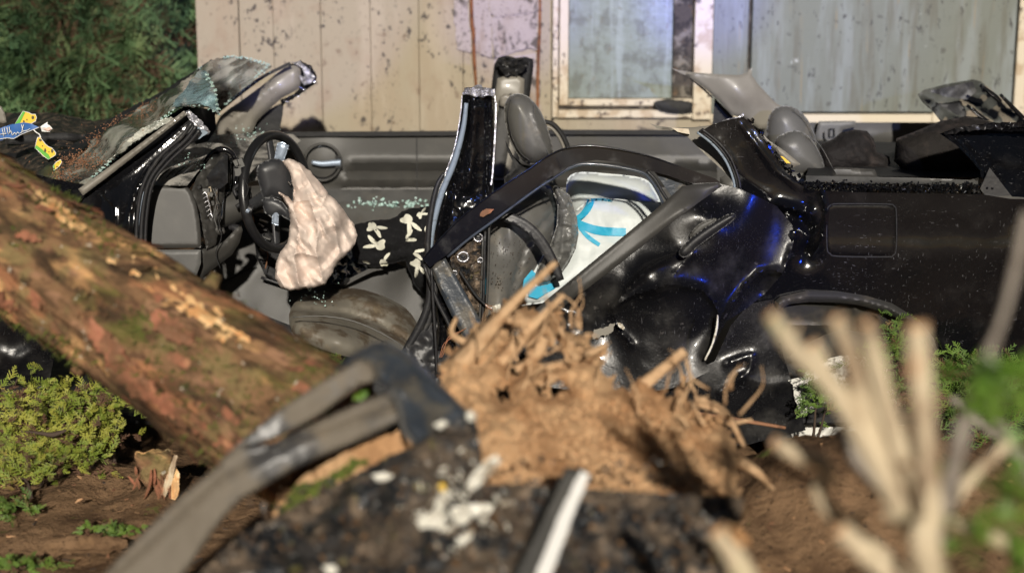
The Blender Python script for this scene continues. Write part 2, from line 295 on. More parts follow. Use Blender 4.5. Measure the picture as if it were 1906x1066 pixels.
def bbox(x0, x1, y0, y1, z0, z1, bev=.003):   # bevelled box: 3 rings
    V, Fc = [], []
    def ring(y, e): return [(x0 + e, y, z0 + e), (x1 - e, y, z0 + e), (x1 - e, y, z1 - e), (x0 + e, y, z1 - e)]
    for y, e in ((y0, bev), (y0 + bev, 0), (y1, 0)): V += ring(y, e)
    Fc = [(0, 1, 2, 3), (8, 11, 10, 9)]
    for r in range(2):
        for k in range(4): Fc.append((r * 4 + k, (r + 1) * 4 + k, (r + 1) * 4 + (k + 1) % 4, r * 4 + (k + 1) % 4))
    return V, Fc
def field(c, power=3):           # smooth depth through control points (u,v,Y): plane fit + IDW residual
    if not hasattr(c, '__len__'): return lambda U, V: np.full(len(U), float(c))
    c = np.array(c, float)
    if len(c) >= 2:              # ridge keeps nearly collinear controls from tilting the surface
        mu = c.mean(0); X = c[:, :2] - mu[:2]; g = np.linalg.solve(X.T @ X + np.eye(2) * 50 * len(c), X.T @ (c[:, 2] - mu[2])); k = np.array([g[0], g[1], mu[2] - mu[0] * g[0] - mu[1] * g[1]])
    else: k = np.array([0, 0, c[:, 2].mean()])
    res = c[:, 2] - (c[:, 0] * k[0] + c[:, 1] * k[1] + k[2])
    def f(U, V):
        d = (np.hypot(U[:, None] - c[None, :, 0], V[:, None] - c[None, :, 1]) + 1) ** power
        wt = 1 / d; return U * k[0] + V * k[1] + k[2] + (wt * res).sum(1) / wt.sum(1)
    return f
def resample(pts, step, rag=0, seed=0):
    out = []; n = len(pts)
    for i in range(n):
        a = np.array(pts[i][:2], float); b = np.array(pts[(i + 1) % n][:2], float); L = np.hypot(*(b - a)); k = max(1, int(round(L / step)))
        nr = np.array([-(b - a)[1], (b - a)[0]]) / max(L, 1e-6)
        for j in range(k):
            p = a + (b - a) * j / k
            if rag: p = p + nr * rag * NZ.noise(Vector((p[0] * .11, p[1] * .11, seed + 3.3))) * (1 if j else .3) + nr * rag * .5 * NZ.noise(Vector((p[0] * .37, p[1] * .37, seed)))
            out.append(p)
    return np.array(out)
def edist(X, poly):
    d = np.full(len(X), 1e9); n = len(poly)
    for i in range(n):
        a = poly[i]; b = poly[(i + 1) % n]; ab = b - a; L2 = max((ab ** 2).sum(), 1e-9)
        t = np.clip(((X - a) @ ab) / L2, 0, 1); d = np.minimum(d, np.hypot(*(X - a - t[:, None] * ab).T))
    return d
def inside(X, poly):
    c = np.zeros(len(X), bool); n = len(poly); j = n - 1
    for i in range(n):
        xi, yi = poly[i]; xj, yj = poly[j]
        if yi != yj:
            m_ = ((yi > X[:, 1]) != (yj > X[:, 1])) & (X[:, 0] < (xj - xi) * (X[:, 1] - yi) / (yj - yi) + xi); c ^= m_
        j = i
    return c
def smooth_outline(pts, n=4):
    p = [np.array(q[:2], float) for q in pts]; m_ = len(p); out = []
    for i in range(m_):
        a, b, c, d = p[i - 1], p[i], p[(i + 1) % m_], p[(i + 2) % m_]
        for k in range(n):
            t = k / n; out.append(.5 * ((2 * b) + (c - a) * t + (2 * a - 5 * b + 4 * c - d) * t * t + (3 * b - a - 3 * c + d) * t ** 3))
    return out
def relief(U, V, bumps, scale=1.0):
    h = np.zeros(len(U))
    for b in bumps:
        if b[0] == 'g': h += b[4] * np.exp(-((U - b[1]) ** 2 + (V - b[2]) ** 2) / (2 * b[3] ** 2))
        elif b[0] == 'e':        # elliptic gauss u,v,ru,rv,angle,amp
            a = R(b[5]); du = (U - b[1]) * math.cos(a) + (V - b[2]) * math.sin(a); dv = -(U - b[1]) * math.sin(a) + (V - b[2]) * math.cos(a)
            h += b[6] * np.exp(-(du / b[3]) ** 2 - (dv / b[4]) ** 2)
        elif b[0] == 'w':        # pleats: angle, wavelength, warp px, amp, seed
            a = R(b[1]); x = U * math.cos(a) + V * math.sin(a) + b[3] * fbm(U, V, b[2] * 2.6, b[5], 2); y = (x / b[2]) % 1
            h += b[4] * (np.abs(y - .5) * 2 - .5) * (.55 + .45 * np.clip(1.6 * fbm(U, V, b[2] * 3, b[5] + 3, 2), -1, 1))
        elif b[0] == 'k':        # body line: bulges out below v0, fades over w px
            x = V - b[1]; h += b[3] / (1 + np.exp(-x / b[4])) * np.exp(-np.clip(x, 0, None) / b[2])
        elif b[0] in 'rst':      # r: sharp ridge, s: one-sided step, t: groove with round bottom, along polyline
            pl = [np.array(q, float) for q in b[1]]; best = np.full(len(U), 1e9); side = np.zeros(len(U)); X = np.c_[U, V]
            for i in range(len(pl) - 1):
                ab = pl[i + 1] - pl[i]; t = np.clip(((X - pl[i]) @ ab) / (ab @ ab), 0, 1); dd = X - pl[i] - t[:, None] * ab
                d = np.hypot(*dd.T); sg = np.sign(ab[0] * (X[:, 1] - pl[i][1]) - ab[1] * (X[:, 0] - pl[i][0])); mm = d < best
                best[mm] = d[mm]; side[mm] = sg[mm]
            if b[0] == 'r': h += b[3] * np.exp(-best / b[2])
            elif b[0] == 't': h += b[3] * np.exp(-(best / b[2]) ** 2)
            else: h += b[3] * np.where(side > 0, np.exp(-best / b[2]), 0)
    return h
def fbm(U, V, sc_, seed=0, oct=3, ridged=False):
    out = np.empty(len(U))
    for i in range(len(U)):
        a = 1; f = 1; s = 0
        for o in range(oct):
            n = NZ.noise(Vector((U[i] / sc_ * f, V[i] / sc_ * f, seed + o * 7.7)))
            s += a * ((1 - abs(n) * 2.4) if ridged else n); a *= .5; f *= 2.03
        out[i] = s
    return out
def crumple(U, V, sc_, seed=0):
    """fabric creases: folded planes + ridged noise"""
    h = np.zeros(len(U)); r_ = np.random.default_rng(seed)
    wx = fbm(U, V, sc_ * 2.2, seed, 2) * sc_ * 1.1; wy = fbm(U, V, sc_ * 2.2, seed + 5, 2) * sc_ * 1.1
    for k in range(6):
        an = r_.uniform(0, math.pi); s = sc_ * r_.uniform(.5, 1.7); ph = r_.uniform(0, 1)
        x = ((U + wx) * math.cos(an) + (V + wy) * math.sin(an)) / s + ph; tri = np.abs((x % 1) - .5) * 2
        h += (tri - .5) * s / sc_ * .45
    return h + .6 * fbm(U, V, sc_, seed + 9, 3, True)
def patch(name, outline, Y, m, parent=None, thick=.006, step=7, round_=(0, 0), bumps=(), nz=None, cr=None, puff=0, puff_r=None, rag=0, smooth_o=0,
          holes=(), kind=None, sharp=None, seed=1, smooth=True, off=0, mats=None, stitch=None):
    """solid sheet (or cushion when puff>0) whose face follows a relief; outline in reference pixels at real depth Y"""
    if smooth_o: outline = smooth_outline(outline, smooth_o)
    O = resample(outline, step * .9, rag, seed); hs = [resample(h, step * .9, rag * .6, seed + 5) for h in holes]
    x0, y0 = O.min(0); x1, y1 = O.max(0)
    gx, gy = np.meshgrid(np.arange(x0, x1, step), np.arange(y0, y1, step * .87)); gx = gx + (np.arange(gx.shape[0]) % 2)[:, None] * step / 2
    X = np.c_[gx.ravel(), gy.ravel()]; X += rng.uniform(-.12, .12, X.shape) * step
    k = inside(X, O) & (edist(X, O) > step * .45)
    for h in hs: k &= ~inside(X, h) & (edist(X, h) > step * .45)
    X = X[k]; pts = [Vector(p) for p in O]; loops = [list(range(len(O)))]
    for h in hs: loops.append(list(range(len(pts), len(pts) + len(h)))); pts += [Vector(p) for p in h]
    edges = [(l[i], l[(i + 1) % len(l)]) for l in loops for i in range(len(l))]
    pts += [Vector(p) for p in X]
    r_ = delaunay_2d_cdt(pts, edges, [], 0, 1e-5); V2 = np.array([tuple(v) for v in r_[0]]); T = np.array([f for f in r_[2] if len(f) == 3])
    cen = V2[T].mean(1); k = inside(cen, O)
    for h in hs: k &= ~inside(cen, h)
    T = T[k]; used = np.unique(T); mp = -np.ones(len(V2), int); mp[used] = np.arange(len(used)); V2 = V2[used]; T = mp[T]
    a2 = (V2[T[:, 1], 0] - V2[T[:, 0], 0]) * (V2[T[:, 2], 1] - V2[T[:, 0], 1]) - (V2[T[:, 1], 1] - V2[T[:, 0], 1]) * (V2[T[:, 2], 0] - V2[T[:, 0], 0])
    T[a2 > 0] = T[a2 > 0][:, ::-1]      # outward = towards -Y
    U, Vv = V2[:, 0], V2[:, 1]; f = field(Y) if not callable(Y) else Y
    Yb = f(U, Vv) + off; d = edist(V2, O)
    for h in hs: d = np.minimum(d, edist(V2, h))
    hgt = relief(U, Vv, bumps) if bumps else np.zeros(len(U))   # positive = towards the viewer
    if nz: 
        for q in (nz if isinstance(nz, list) else [nz]): hgt = hgt + q[0] * fbm(U, Vv, q[1], seed, 3)
    if cr: 
        for q in (cr if isinstance(cr, list) else [cr]): hgt = hgt + q[0] * crumple(U, Vv, q[1], seed)
    if puff:
        pr = puff_r or d.max(); s = np.sqrt(np.clip(1 - (1 - np.clip(d / pr, 0, 1)) ** 2, 0, 1))
        Yf = Yb - puff * s - hgt * np.clip(s * 1.5, 0, 1); Yk = Yb + puff * s * .9 + thick * .5
    else:
        e = round_[0] * (1 - np.clip(d / max(round_[1], 1e-6), 0, 1)) ** 2 if round_[0] else 0
        Yf = Yb + e - hgt; Yk = Yf + thick
    A = PA(U, Vv, Yf); Bk = PA(U, Vv, Yf); 
    dirv = Bk - np.array([0, CY0, CZ]); dirv /= np.linalg.norm(dirv, axis=1)[:, None]
    Bk = A + dirv * (Yk - Yf)[:, None]
    n = len(A); Fc = [tuple(t) for t in T] + [tuple(n + t[::-1]) for t in T]
    ec = {}
    for t in T:
        for i in range(3):
            e_ = (t[i], t[(i + 1) % 3]); ec[e_] = 1
    for (a, b) in list(ec):
        if (b, a) not in ec: Fc.append((a, n + a, n + b, b)[::-1])
    return mk(name, np.vstack([A, Bk]), Fc, m, parent, smooth=smooth, kind=kind, sharp=sharp or (None if puff else 50), mats=mats)
def ribbon(name, px, wpx, Y, m, parent, thick=.004, **k):   # flat strip along a pixel path
    c = catmull([tuple(p[:2]) for p in px], 5); wl = wpx if hasattr(wpx, '__len__') else [wpx] * len(px)
    ws = [q[0] for q in catmull([(w_, 0) for w_ in wl], 5)]; L, Rr = [], []
    for i, p in enumerate(c):
        t = c[min(i + 1, len(c) - 1)] - c[max(i - 1, 0)]; t = t / (np.hypot(*t) + 1e-9); n = np.array([-t[1], t[0]]); L.append(p + n * ws[i] / 2); Rr.append(p - n * ws[i] / 2)
    return patch(name, [tuple(q) for q in L] + [tuple(q) for q in Rr[::-1]], Y, m, parent, thick=thick, **k)
def crumbs(name, spots, m, parent, size=.006, kind='stuff', seed=3):   # small irregular chips: (u,v,Y,spread px,n)
    r_ = random.Random(seed); b = B()
    for (u, v, Y, sp, n) in spots:
        for _ in range(n):
            p = P(u + r_.gauss(0, sp), v + r_.gauss(0, sp * .6), Y + r_.gauss(0, .015)); s = size * r_.uniform(.5, 1.3)
            V, Fc = box(p, (s, s * r_.uniform(.5, 1), s * r_.uniform(.5, 1)), Matrix.Rotation(r_.uniform(0, 6), 3, Vector((r_.random(), r_.random(), r_.random() + .1)))); b.add(V, Fc)
    return b.build(name, m, parent, kind=kind, smooth=False)
def line_spots(pl, Y, sp, n):
    out = []
    for i in range(len(pl) - 1):
        a, b = np.array(pl[i], float), np.array(pl[i + 1], float); k = max(1, int(np.hypot(*(b - a)) / 8))
        for j in range(k): p = a + (b - a) * j / k; out.append((p[0], p[1], Y, sp, n))
    return out

# ------------------------------------------------------------------ foliage
def frond(b, o, d, nrm, L, r_, w=.0022, tw=11, droop=.25, sub=4):
    d = d.normalized(); side = d.cross(nrm).normalized(); up = side.cross(d).normalized()
    def leaf(p, q, w_):
        t = (q - p); s = t.cross(up)
        if s.length < 1e-6: return
        s = s.normalized() * w_; mid = p + t * .45 + up * w_ * .5; b.add([p - s * .3, mid - s, q, mid + s], [(0, 1, 2, 3)])
    prev = o
    for i in range(tw):
        t = (i + 1) / tw; p = o + d * L * t - Vector((0, 0, 1)) * droop * L * t * t + side * L * .04 * math.sin(t * 7 + L * 90)
        leaf(prev, p + (p - prev) * .3, w * 1.1); sg = 1 if i % 2 else -1
        tl = L * .42 * (1 - t * .75) * r_.uniform(.75, 1.1); td = (d * .75 + side * sg * .75 - Vector((0, 0, 1)) * droop * .5 + up * r_.uniform(-.15, .15)).normalized()
        q = prev
        for k in range(sub):
            q2 = prev + td * tl * (k + 1) / sub + d * tl * .12 * ((k + 1) / sub) ** 2
            leaf(q, q2 + (q2 - q) * .4, w)
            if k and k < sub:
                for s2 in (-1, 1): leaf(q, q + (td * .8 + side * s2 * .45 * sg + d * .3).normalized() * tl * .26, w * .9)
            q = q2
        prev = p
def rv(r_): 
    v = Vector((r_.gauss(0, 1), r_.gauss(0, 1), r_.gauss(0, 1))); return v.normalized()

# ================================================================== GROUND
def gz(x, y):
    s = lambda t: max(0, min(1, t)) ** 2 * (3 - 2 * max(0, min(1, t)))
    z = .13 * s((-.02 - y) / .35)
    z += .33 * math.exp(-((x - .98) / .55) ** 2 - ((y + .92) / .42) ** 2)
    z += .34 * math.exp(-((x - .2) / .75) ** 2 - ((y + 2.25) / .45) ** 2)
    z += .06 * math.exp(-((x + 1.15) / .25) ** 2 - ((y + .35) / .16) ** 2)
    z += .05 * math.exp(-((x + 1.0) / .09) ** 2 - ((y + .62) / .2) ** 2)
    k = s((-y + .4) / .4) if y > -3 else 1
    n = NZ.fractal(Vector((x * 2.2, y * 2.2, 1)), 1, 2, 4) * .045 + NZ.fractal(Vector((x * 9, y * 9, 5)), 1, 2, 4) * .014
    return z + n * (.3 + .7 * k) - .02
def graded(lo, hi, step, far):
    c = list(np.arange(lo, hi, step)); s = step; x = hi
    while x < far: c.append(x); s *= 1.35; x += s
    c.append(far); s = step; x = lo - step; h = []
    while x > -far: h.append(x); s *= 1.35; x -= s
    return [-far] + h[::-1] + c
gx = graded(-2.2, 2.2, .022, 150); gy = graded(-2.8, .5, .022, 150)
V = [(x, y, gz(x, y)) for y in gy for x in gx]; nx = len(gx)
Fc = [(j * nx + i, j * nx + i + 1, (j + 1) * nx + i + 1, (j + 1) * nx + i) for j in range(len(gy) - 1) for i in range(nx - 1)]
g = mk('ground', V, Fc, 'soil', kind='structure')

# ================================================================== SHED WALL
WY = 2.3
wall = thing('shed_wall', 'cream boarded shed wall with grey sheet panels behind the wrecked car', 'wall', (P(1130, 200, WY).x, WY, 0))
def wx(u): return P(u, 100, WY).x
def wz(v): return P(953, v, WY).z
TOP = 2.5
for i, (a, b_) in enumerate(((367, 447), (447, 510), (510, 598), (598, 690), (690, 780), (780, 862), (862, 940), (940, 1027))):
    dy = [0, .006, -.003, .004, 0, .005, .012, .012][i]
    V, Fc = bbox(wx(a) + .0008, wx(b_) - (.003 if i == 0 else .0008), WY + dy * .4, WY + dy * .4 + .024, 0, TOP, .0018); mk('board', V, Fc, 'cream', wall, smooth=False)
V, Fc = bbox(wx(366), wx(1900), WY + .045, WY + .07, 0, TOP - .02); mk('backing', V, Fc, 'black', wall, smooth=False)
V, Fc = bbox(wx(1027) + .002, wx(1328), WY + .002, WY + .024, 0, wz(220), .003); mk('board', V, Fc, 'cream', wall, smooth=False)
# torn lining sheets hanging on the boards
patch('lining', [(846, -400), (913, -400), (915, 40), (917, 108), (905, 105), (890, 98), (872, 96), (850, 92), (844, 30)], WY - .006, 'peeling', wall, thick=.004, nz=(.006, 60), rag=3, step=12)
patch('lining', [(918, -400), (1012, -400), (1010, 20), (960, 28), (920, 34), (912, 20)], WY - .012, 'peeling', wall, thick=.004, nz=(.006, 40), rag=3, step=12)
patch('lining', [(915, 32), (960, 27), (1005, 21), (1004, 96), (985, 88), (950, 100), (919, 110)], WY - .008, 'peeling', wall, thick=.004, nz=(.006, 40), rag=3, step=12, seed=4)
patch('lining', [(920, 112), (1003, 98), (1008, 240), (925, 240)], WY - .002, 'peeling', wall, thick=.003, nz=(.003, 50), rag=3, step=12, seed=6)
bb = B(); V, Fc = ptube([(879, -380), (877, 0), (881, 60), (883, 110), (887, 165)], [3, 3, 3.5, 3, 2.5], WY - .02, rough=.5); bb.add(V, Fc)
bb.build('rusty_rod', 'rust', wall)
ribbon('edge_strip', [(1006, -300), (1005, 30), (1002, 110), (1000, 240)], [4, 5, 6, 4], WY - .016, 'rust', wall, thick=.006)
# window
def bar(a, b_, v0, v1, y0, y1, m, name, parent, bev=.004):
    V, Fc = bbox(wx(a), wx(b_), WY + y0, WY + y1, wz(v1), wz(v0), bev); return mk(name, V, Fc, m, parent, smooth=False)
win = bar(1028, 1039, -330, 218, -.028, .03, 'whitewood', 'window', wall)
bar(1041, 1058, -330, 196, -.016, .03, 'whitewood', 'frame', win); bar(1290.5, 1325, -330, 222, -.030, .03, 'whitewood', 'frame', win)
bar(1058.5, 1290, 184, 197, -.014, .03, 'whitewood', 'frame', win); bar(1039.5, 1290, 204, 219, -.027, .03, 'whitewood', 'sill', win)
bar(1040, 1290, 197.5, 203.5, .004, .028, 'grime', 'drip_gap', win)
bar(1058.5, 1252, -330, 183.5, .008, .02, 'pane', 'pane', win)
bar(1252.5, 1290, -330, 183.5, .002, .02, 'grime', 'mouldy_strip', win)
bar(1058.5, 1290, -350, -331, -.02, .03, 'whitewood', 'frame', win)
patch('rag', [(1217, 190), (1240, 184), (1270, 186), (1288, 192), (1289, 210), (1260, 213), (1230, 208), (1219, 200)], WY - .04, 'black', win, puff=.012, rag=2, step=4)
# sheet panels to the right
bar(1326, 1392, -400, 212, -.004, .03, 'greysheet', 'sheet_panel', wall); bar(1398, 1888, -400, 209, -.006, .03, 'greysheet', 'sheet_panel', wall)
bar(1392.5, 1397.5, -400, 211, .018, .03, 'grime', 'panel_gap', wall)
bar(1326, 1740, 212.5, 229, -.012, .03, 'whiterail', 'bottom_rail', wall); bar(1740.5, 1888, 210, 229, -.011, .03, 'whiterail', 'bottom_rail', wall)
bar(1891, 2100, -400, 300, -.015, .03, 'whitewood', 'corner_board', wall)
bar(1326, 1888, 229.5, 700, 0, .03, 'cream', 'plinth', wall)

# ================================================================== BUSHES behind, left
def bush(cx, cy, rx, ry, h, n, label, name='conifer_bush', seed=1, mt='thuja_bush'):
    r_ = random.Random(seed); t = thing(name, label, 'bush', (cx, cy, 0), 'conifer bushes left of the shed')
    b = B(); b2 = B(); st = B()
    for i in range(n):
        d = rv(r_); d.z = abs(d.z) * 1.2 - .35; d.y = -abs(d.y) if r_.random() < .8 else d.y; d.normalize()
        k = 1 + .22 * NZ.noise(d * 2.3 + Vector((seed, 0, 0))); rr = k * r_.uniform(.72, 1.0)
        p = Vector((cx + d.x * rx * rr, cy + d.y * ry * rr, max(.1, h * .52 + d.z * h * .5 * rr)))
        dd = (d + Vector((r_.uniform(-.5, .9), -.25, r_.uniform(-.1, .7)))).normalized(); nn = (Vector((0, -.7, .8)) + rv(r_) * .5)
        frond(b if r_.random() < .9 else b2, p, dd, nn, r_.uniform(.2, .46), r_, w=.0045, tw=14, droop=.35, sub=3)
    for i in range(14):
        a = r_.uniform(0, 6.28); q = Vector((cx + math.cos(a) * rx * .6, cy + math.sin(a) * ry * .6, h * r_.uniform(.4, .85)))
        V, Fc = tube([Vector((cx, cy, -.03)), Vector((cx, cy, .3)) + (q - Vector((cx, cy, 0))) * .3, q], [.03, .018, .006], 5); st.add(V, Fc)
    b.build('foliage', mt, t, kind='stuff', smooth=False); b2.build('dead_foliage', 'brownleaf', t, kind='stuff', smooth=False); st.build('trunk', 'twigdark', t)
bush(-2.05, 3.0, .62, .5, 1.95, 1250, 'large bluish green conifer bush filling the space left of the shed', seed=3)
bush(-3.05, 2.7, .6, .5, 2.0, 800, 'conifer bush at the left edge with drooping sprays', seed=8)
bush(-2.7, 4.4, 1.1, .6, 2.6, 500, 'dark conifer hedge bush farthest back in the gap beside the shed', seed=12)

# ================================================================== WRECKED CAR
car = thing('wrecked_car', 'wrecked black estate car with roof cut off, crushed rear door and deployed airbag', 'car', (0, .8, 0))
# floor pan, so that nothing floats
V, Fc = bbox(-1.75, 2.1, .06, 1.6, .16, .2, .01); mk('floor_pan', V, Fc, 'black', car, smooth=False)
# ---- far door and far side
fd = patch('far_door_panel', [(528, 252), (1335, 248), (1335, 420), (528, 420)], 1.56, 'plastic', car, thick=.05, step=9,
      bumps=[('t', [(655, 303), (840, 304), (1340, 306)], 5, .018), ('t', [(650, 318), (1340, 320)], 4, -.02), ('t', [(640, 336), (1340, 338)], 9, .022), ('s', [(1400, 352), (500, 352)], 6, -.01), ('g', 600, 302, 34, .025)])
ribbon('belt_rail', [(525, 250), (860, 248), (1000, 246), (1340, 247)], 9, 1.53, 'black', car, thick=.05)
hr = patch('handle_recess', [(600 + 33 * math.cos(a), 302 + 33 * math.sin(a)) for a in np.linspace(0, 6.1, 20)], 1.525, 'blackgloss', car, thick=.02, step=5, bumps=[('g', 600, 302, 22, -.04)])
V, Fc = tube([P(600 + 34 * math.cos(a), 302 + 34 * math.sin(a), 1.51) for a in np.linspace(0, 6.283, 25)], .006, 6, 1); mk('rim', V, Fc, 'plastic', hr)
V, Fc = ptube([(580, 302), (600, 305), (625, 303), (634, 303)], [3.5, 5, 5.5, 6], 1.50, flat=.7); mk('door_pull', V, Fc, 'silver', hr)
patch('latch_plate', [(624, 290), (636, 292), (637, 312), (624, 314)], 1.50, 'black', hr, thick=.01, step=4)
patch('seam_strip', [(774.5, 256), (776.5, 256), (777.5, 352), (775.5, 352)], 1.545, 'black', car, thick=.004, step=6)
patch('door_pocket', [(560, 353), (1330, 351), (1330, 384), (560, 384)], [(560, 353, 1.5), (1330, 353, 1.5), (560, 384, 1.40), (1330, 384, 1.4)], 'plastic_light', car, thick=.03, step=9)
pas = patch('passenger_seat_cushion', [(560, 380), (640, 377), (800, 379), (880, 383), (880, 470), (560, 470)], [(560, 378, 1.36), (880, 378, 1.36), (560, 470, 1.05), (880, 470, 1.05)], 'leather', car, thick=.12, step=7, nz=(.01, 50), bumps=[('t', [(560, 404), (880, 405)], 3, -.012)])
crumbs('glass_crumbs', [(660 + i * 17, 379 + (i % 3), 1.34, 9, 7 + (i % 4) * 3) for i in range(9)], 'glass_crumb', car, .009)
# far sill trims right of the rear bench
patch('far_side_panel', [(1320, 236), (1500, 228), (1906, 228), (1990, 400), (1320, 400)], 1.58, 'plastic', car, thick=.04, step=10, bumps=[('t', [(1610, 250), (1770, 253)], 3, .01), ('t', [(1600, 268), (1790, 270)], 4, -.012)])
bk = patch('belt_bracket', [(1524, 226), (1592, 225), (1594, 236), (1568, 242), (1566, 262), (1548, 270), (1536, 268), (1522, 282), (1518, 250)], 1.52, 'plastic_light', car, thick=.02, step=5, round_=(.006, 5))
for q in ([(1544, 240), (1553, 240), (1553, 255), (1544, 255), (1544, 240)],):
    V, Fc = ptube(q, 1.2, 1.505, n=1, sides=5); mk('slot', V, Fc, 'black', bk)
V, Fc = ptube([(1534, 246), (1535, 258), (1543, 266), (1555, 268)], 1.2, 1.505, sides=5); mk('slot', V, Fc, 'black', bk)
# ---- far A pillar, windscreen
patch('far_pillar_trim', [(397, 246), (410, 216), (447, 189), (490, 158), (530, 126), (556, 124), (560, 150), (553, 168), (526, 182), (500, 205), (478, 226), (470, 246), (450, 256), (392, 258)], 1.42, 'trim', car, thick=.05, step=6, smooth_o=2,
      round_=(.03, 14), bumps=[('r', [(505, 165), (470, 195), (432, 228)], 12, .025)])
patch('far_pillar_shell', [(532, 122), (560, 112), (578, 122), (589, 142), (585, 158), (560, 175), (545, 186), (527, 196), (522, 188), (552, 170), (561, 150), (556, 126)], 1.46, 'blackgloss', car, thick=.05, step=4, cr=(.012, 18), rag=3)
patch('torn_edge', [(540, 116), (560, 113), (574, 128), (586, 144), (578, 156), (566, 160), (556, 140), (566, 142), (560, 126)], 1.44, 'bare', car, thick=.006, step=3, cr=(.014, 12), rag=3)
ribbon('pillar_edge', [(400, 212), (450, 172), (492, 142), (540, 118)], [7, 7, 6, 6], 1.38, 'black', car, thick=.02)
patch('far_quarter_trim', [(458, 247), (470, 230), (492, 208), (528, 190), (526, 215), (520, 246), (500, 256), (455, 256)], 1.5, 'black', car, thick=.02)
wy = [(90, 330, .15), (150, 350, .1), (250, 262, .14), (340, 200, .2), (130, 268, .75), (250, 192, 1.0), (368, 127, 1.25), (440, 104, 1.3), (505, 122, 1.4), (400, 205, 1.35), (385, 130, .95)]
ws = patch('windscreen', [(92, 330), (112, 305), (160, 268), (215, 232), (262, 200), (310, 172), (352, 145), (372, 128), (396, 111), (425, 105), (458, 108), (500, 121), (506, 124), (480, 143), (448, 172), (405, 207), (370, 200), (345, 196), (322, 205), (296, 222), (268, 248), (238, 274), (205, 300), (178, 325), (160, 345), (135, 340)],
      wy, 'glass', car, thick=.006, step=4, nz=(.012, 50), rag=4, bumps=[('r', [(120, 300), (250, 212), (375, 140)], 10, .03), ('t', [(430, 110), (440, 150), (410, 195)], 12, .03)])
patch('torn_flap', [(372, 130), (383, 133), (393, 150), (401, 168), (406, 190), (407, 212), (398, 205), (380, 197), (358, 194), (338, 197), (318, 202), (326, 185), (345, 165), (360, 145)],
      [(372, 130, .66), (407, 212, .18), (338, 197, .15), (345, 165, .38), (400, 170, .28)], 'glass_teal', ws, thick=.008, step=4, rag=3, cr=(.008, 30), bumps=[('g', 380, 170, 22, .05)])
crumbs('glass_edge', line_spots([(155, 345), (205, 301), (268, 249), (322, 205), (345, 197), (380, 197), (407, 212), (400, 168), (380, 132)], .2, 1.8, 16) , 'glass_crumb', ws, .003)
crumbs('glass_edge', line_spots([(372, 128), (425, 105), (458, 108), (500, 121), (470, 150), (415, 198)], 1.25, 2.2, 12) + [(440, 150, 1.28, 30, 40)], 'glass_crumb', ws, .0035, seed=5)
crumbs('conifer_litter', [(190 + 30 * i + 0, 262 - 19 * i, .55 + .07 * i, 16, 260 - 40 * i) for i in range(4)] + [(130, 305, .4, 22, 420), (165, 300, .3, 18, 300), (120, 325, .15, 14, 200)], 'twig', ws, .0032, seed=9)
ribbon('windscreen_rubber', [(60, 345), (110, 300), (170, 255), (230, 215), (300, 176), (360, 137), (395, 112)], [22, 20, 18, 14, 9, 6, 4], [(60, 345, .1), (170, 255, .72), (300, 176, 1.1), (395, 112, 1.3), (230, 215, .95)], 'rubber', car, thick=.02, rag=3, step=6)
patch('torn_flap', [(262, 240), (290, 226), (318, 217), (330, 222), (300, 236), (270, 252), (220, 285), (198, 303), (232, 268)], .13, 'glass', ws, thick=.006, step=4, rag=3, seed=7)
# ---- near A pillar
ribbon('drip_rail', [(150, 358), (215, 310), (280, 260), (345, 210)], [15, 13, 11, 9], [(150, 358, -.03), (345, 210, .03), (280, 258, -.005)], 'trim', car, thick=.02, step=4, round_=(.01, 5))
patch('front_pillar', [(120, 390), (165, 350), (222, 322), (285, 262), (340, 220), (352, 216), (364, 228), (362, 240), (330, 262), (300, 290), (275, 322), (258, 355), (250, 400), (246, 462), (246, 560), (120, 560)],
      [(150, 370, .02), (352, 216, .1), (250, 400, -.01), (250, 500, -.02), (130, 450, 0)], 'paint', car, thick=.03, step=4,
      bumps=[('r', [(185, 358), (250, 318), (340, 238)], 2, .003), ('t', [(238, 560), (240, 400), (256, 350), (284, 310)], 4, .008), ('r', [(195, 360), (214, 385), (214, 500)], 3, .008)])
patch('torn_edge', [(345, 208), (352, 204), (372, 222), (392, 245), (386, 252), (366, 236), (355, 226)], .05, 'bare', car, thick=.005, step=3, cr=(.01, 10), rag=3)
for (off_, w_, m_, yy) in ((0, 7, 'rubber', 0.0), (9, 7, 'rubber', -.008), (17, 6, 'rubber', 0.0)):
    V, Fc = ptube([(358 + off_ * .8, 228 + off_ * .8), (335 + off_, 258 + off_ * .5), (298 + off_, 292 + off_ * .5), (268 + off_, 340), (256 + off_, 400), (253 + off_, 470), (252 + off_, 560)], w_ * .55, yy, sides=8)
    mk('door_seal', V, Fc, m_, car)
patch('inner_flange', [(366, 235), (388, 247), (372, 258), (345, 274), (315, 296), (290, 326), (276, 345), (272, 400), (270, 480), (262, 480), (264, 400), (270, 345), (284, 318), (306, 292), (336, 266), (356, 246)], .03, 'seal_grey', car, thick=.02, step=4, rag=1)
for i in range(5):
    V, Fc = ptube([(372 - i * 13, 247 + i * 8), (366 - i * 13, 252 + i * 8)], 3, .022, sides=5); mk('clip', V, Fc, 'bare', car)
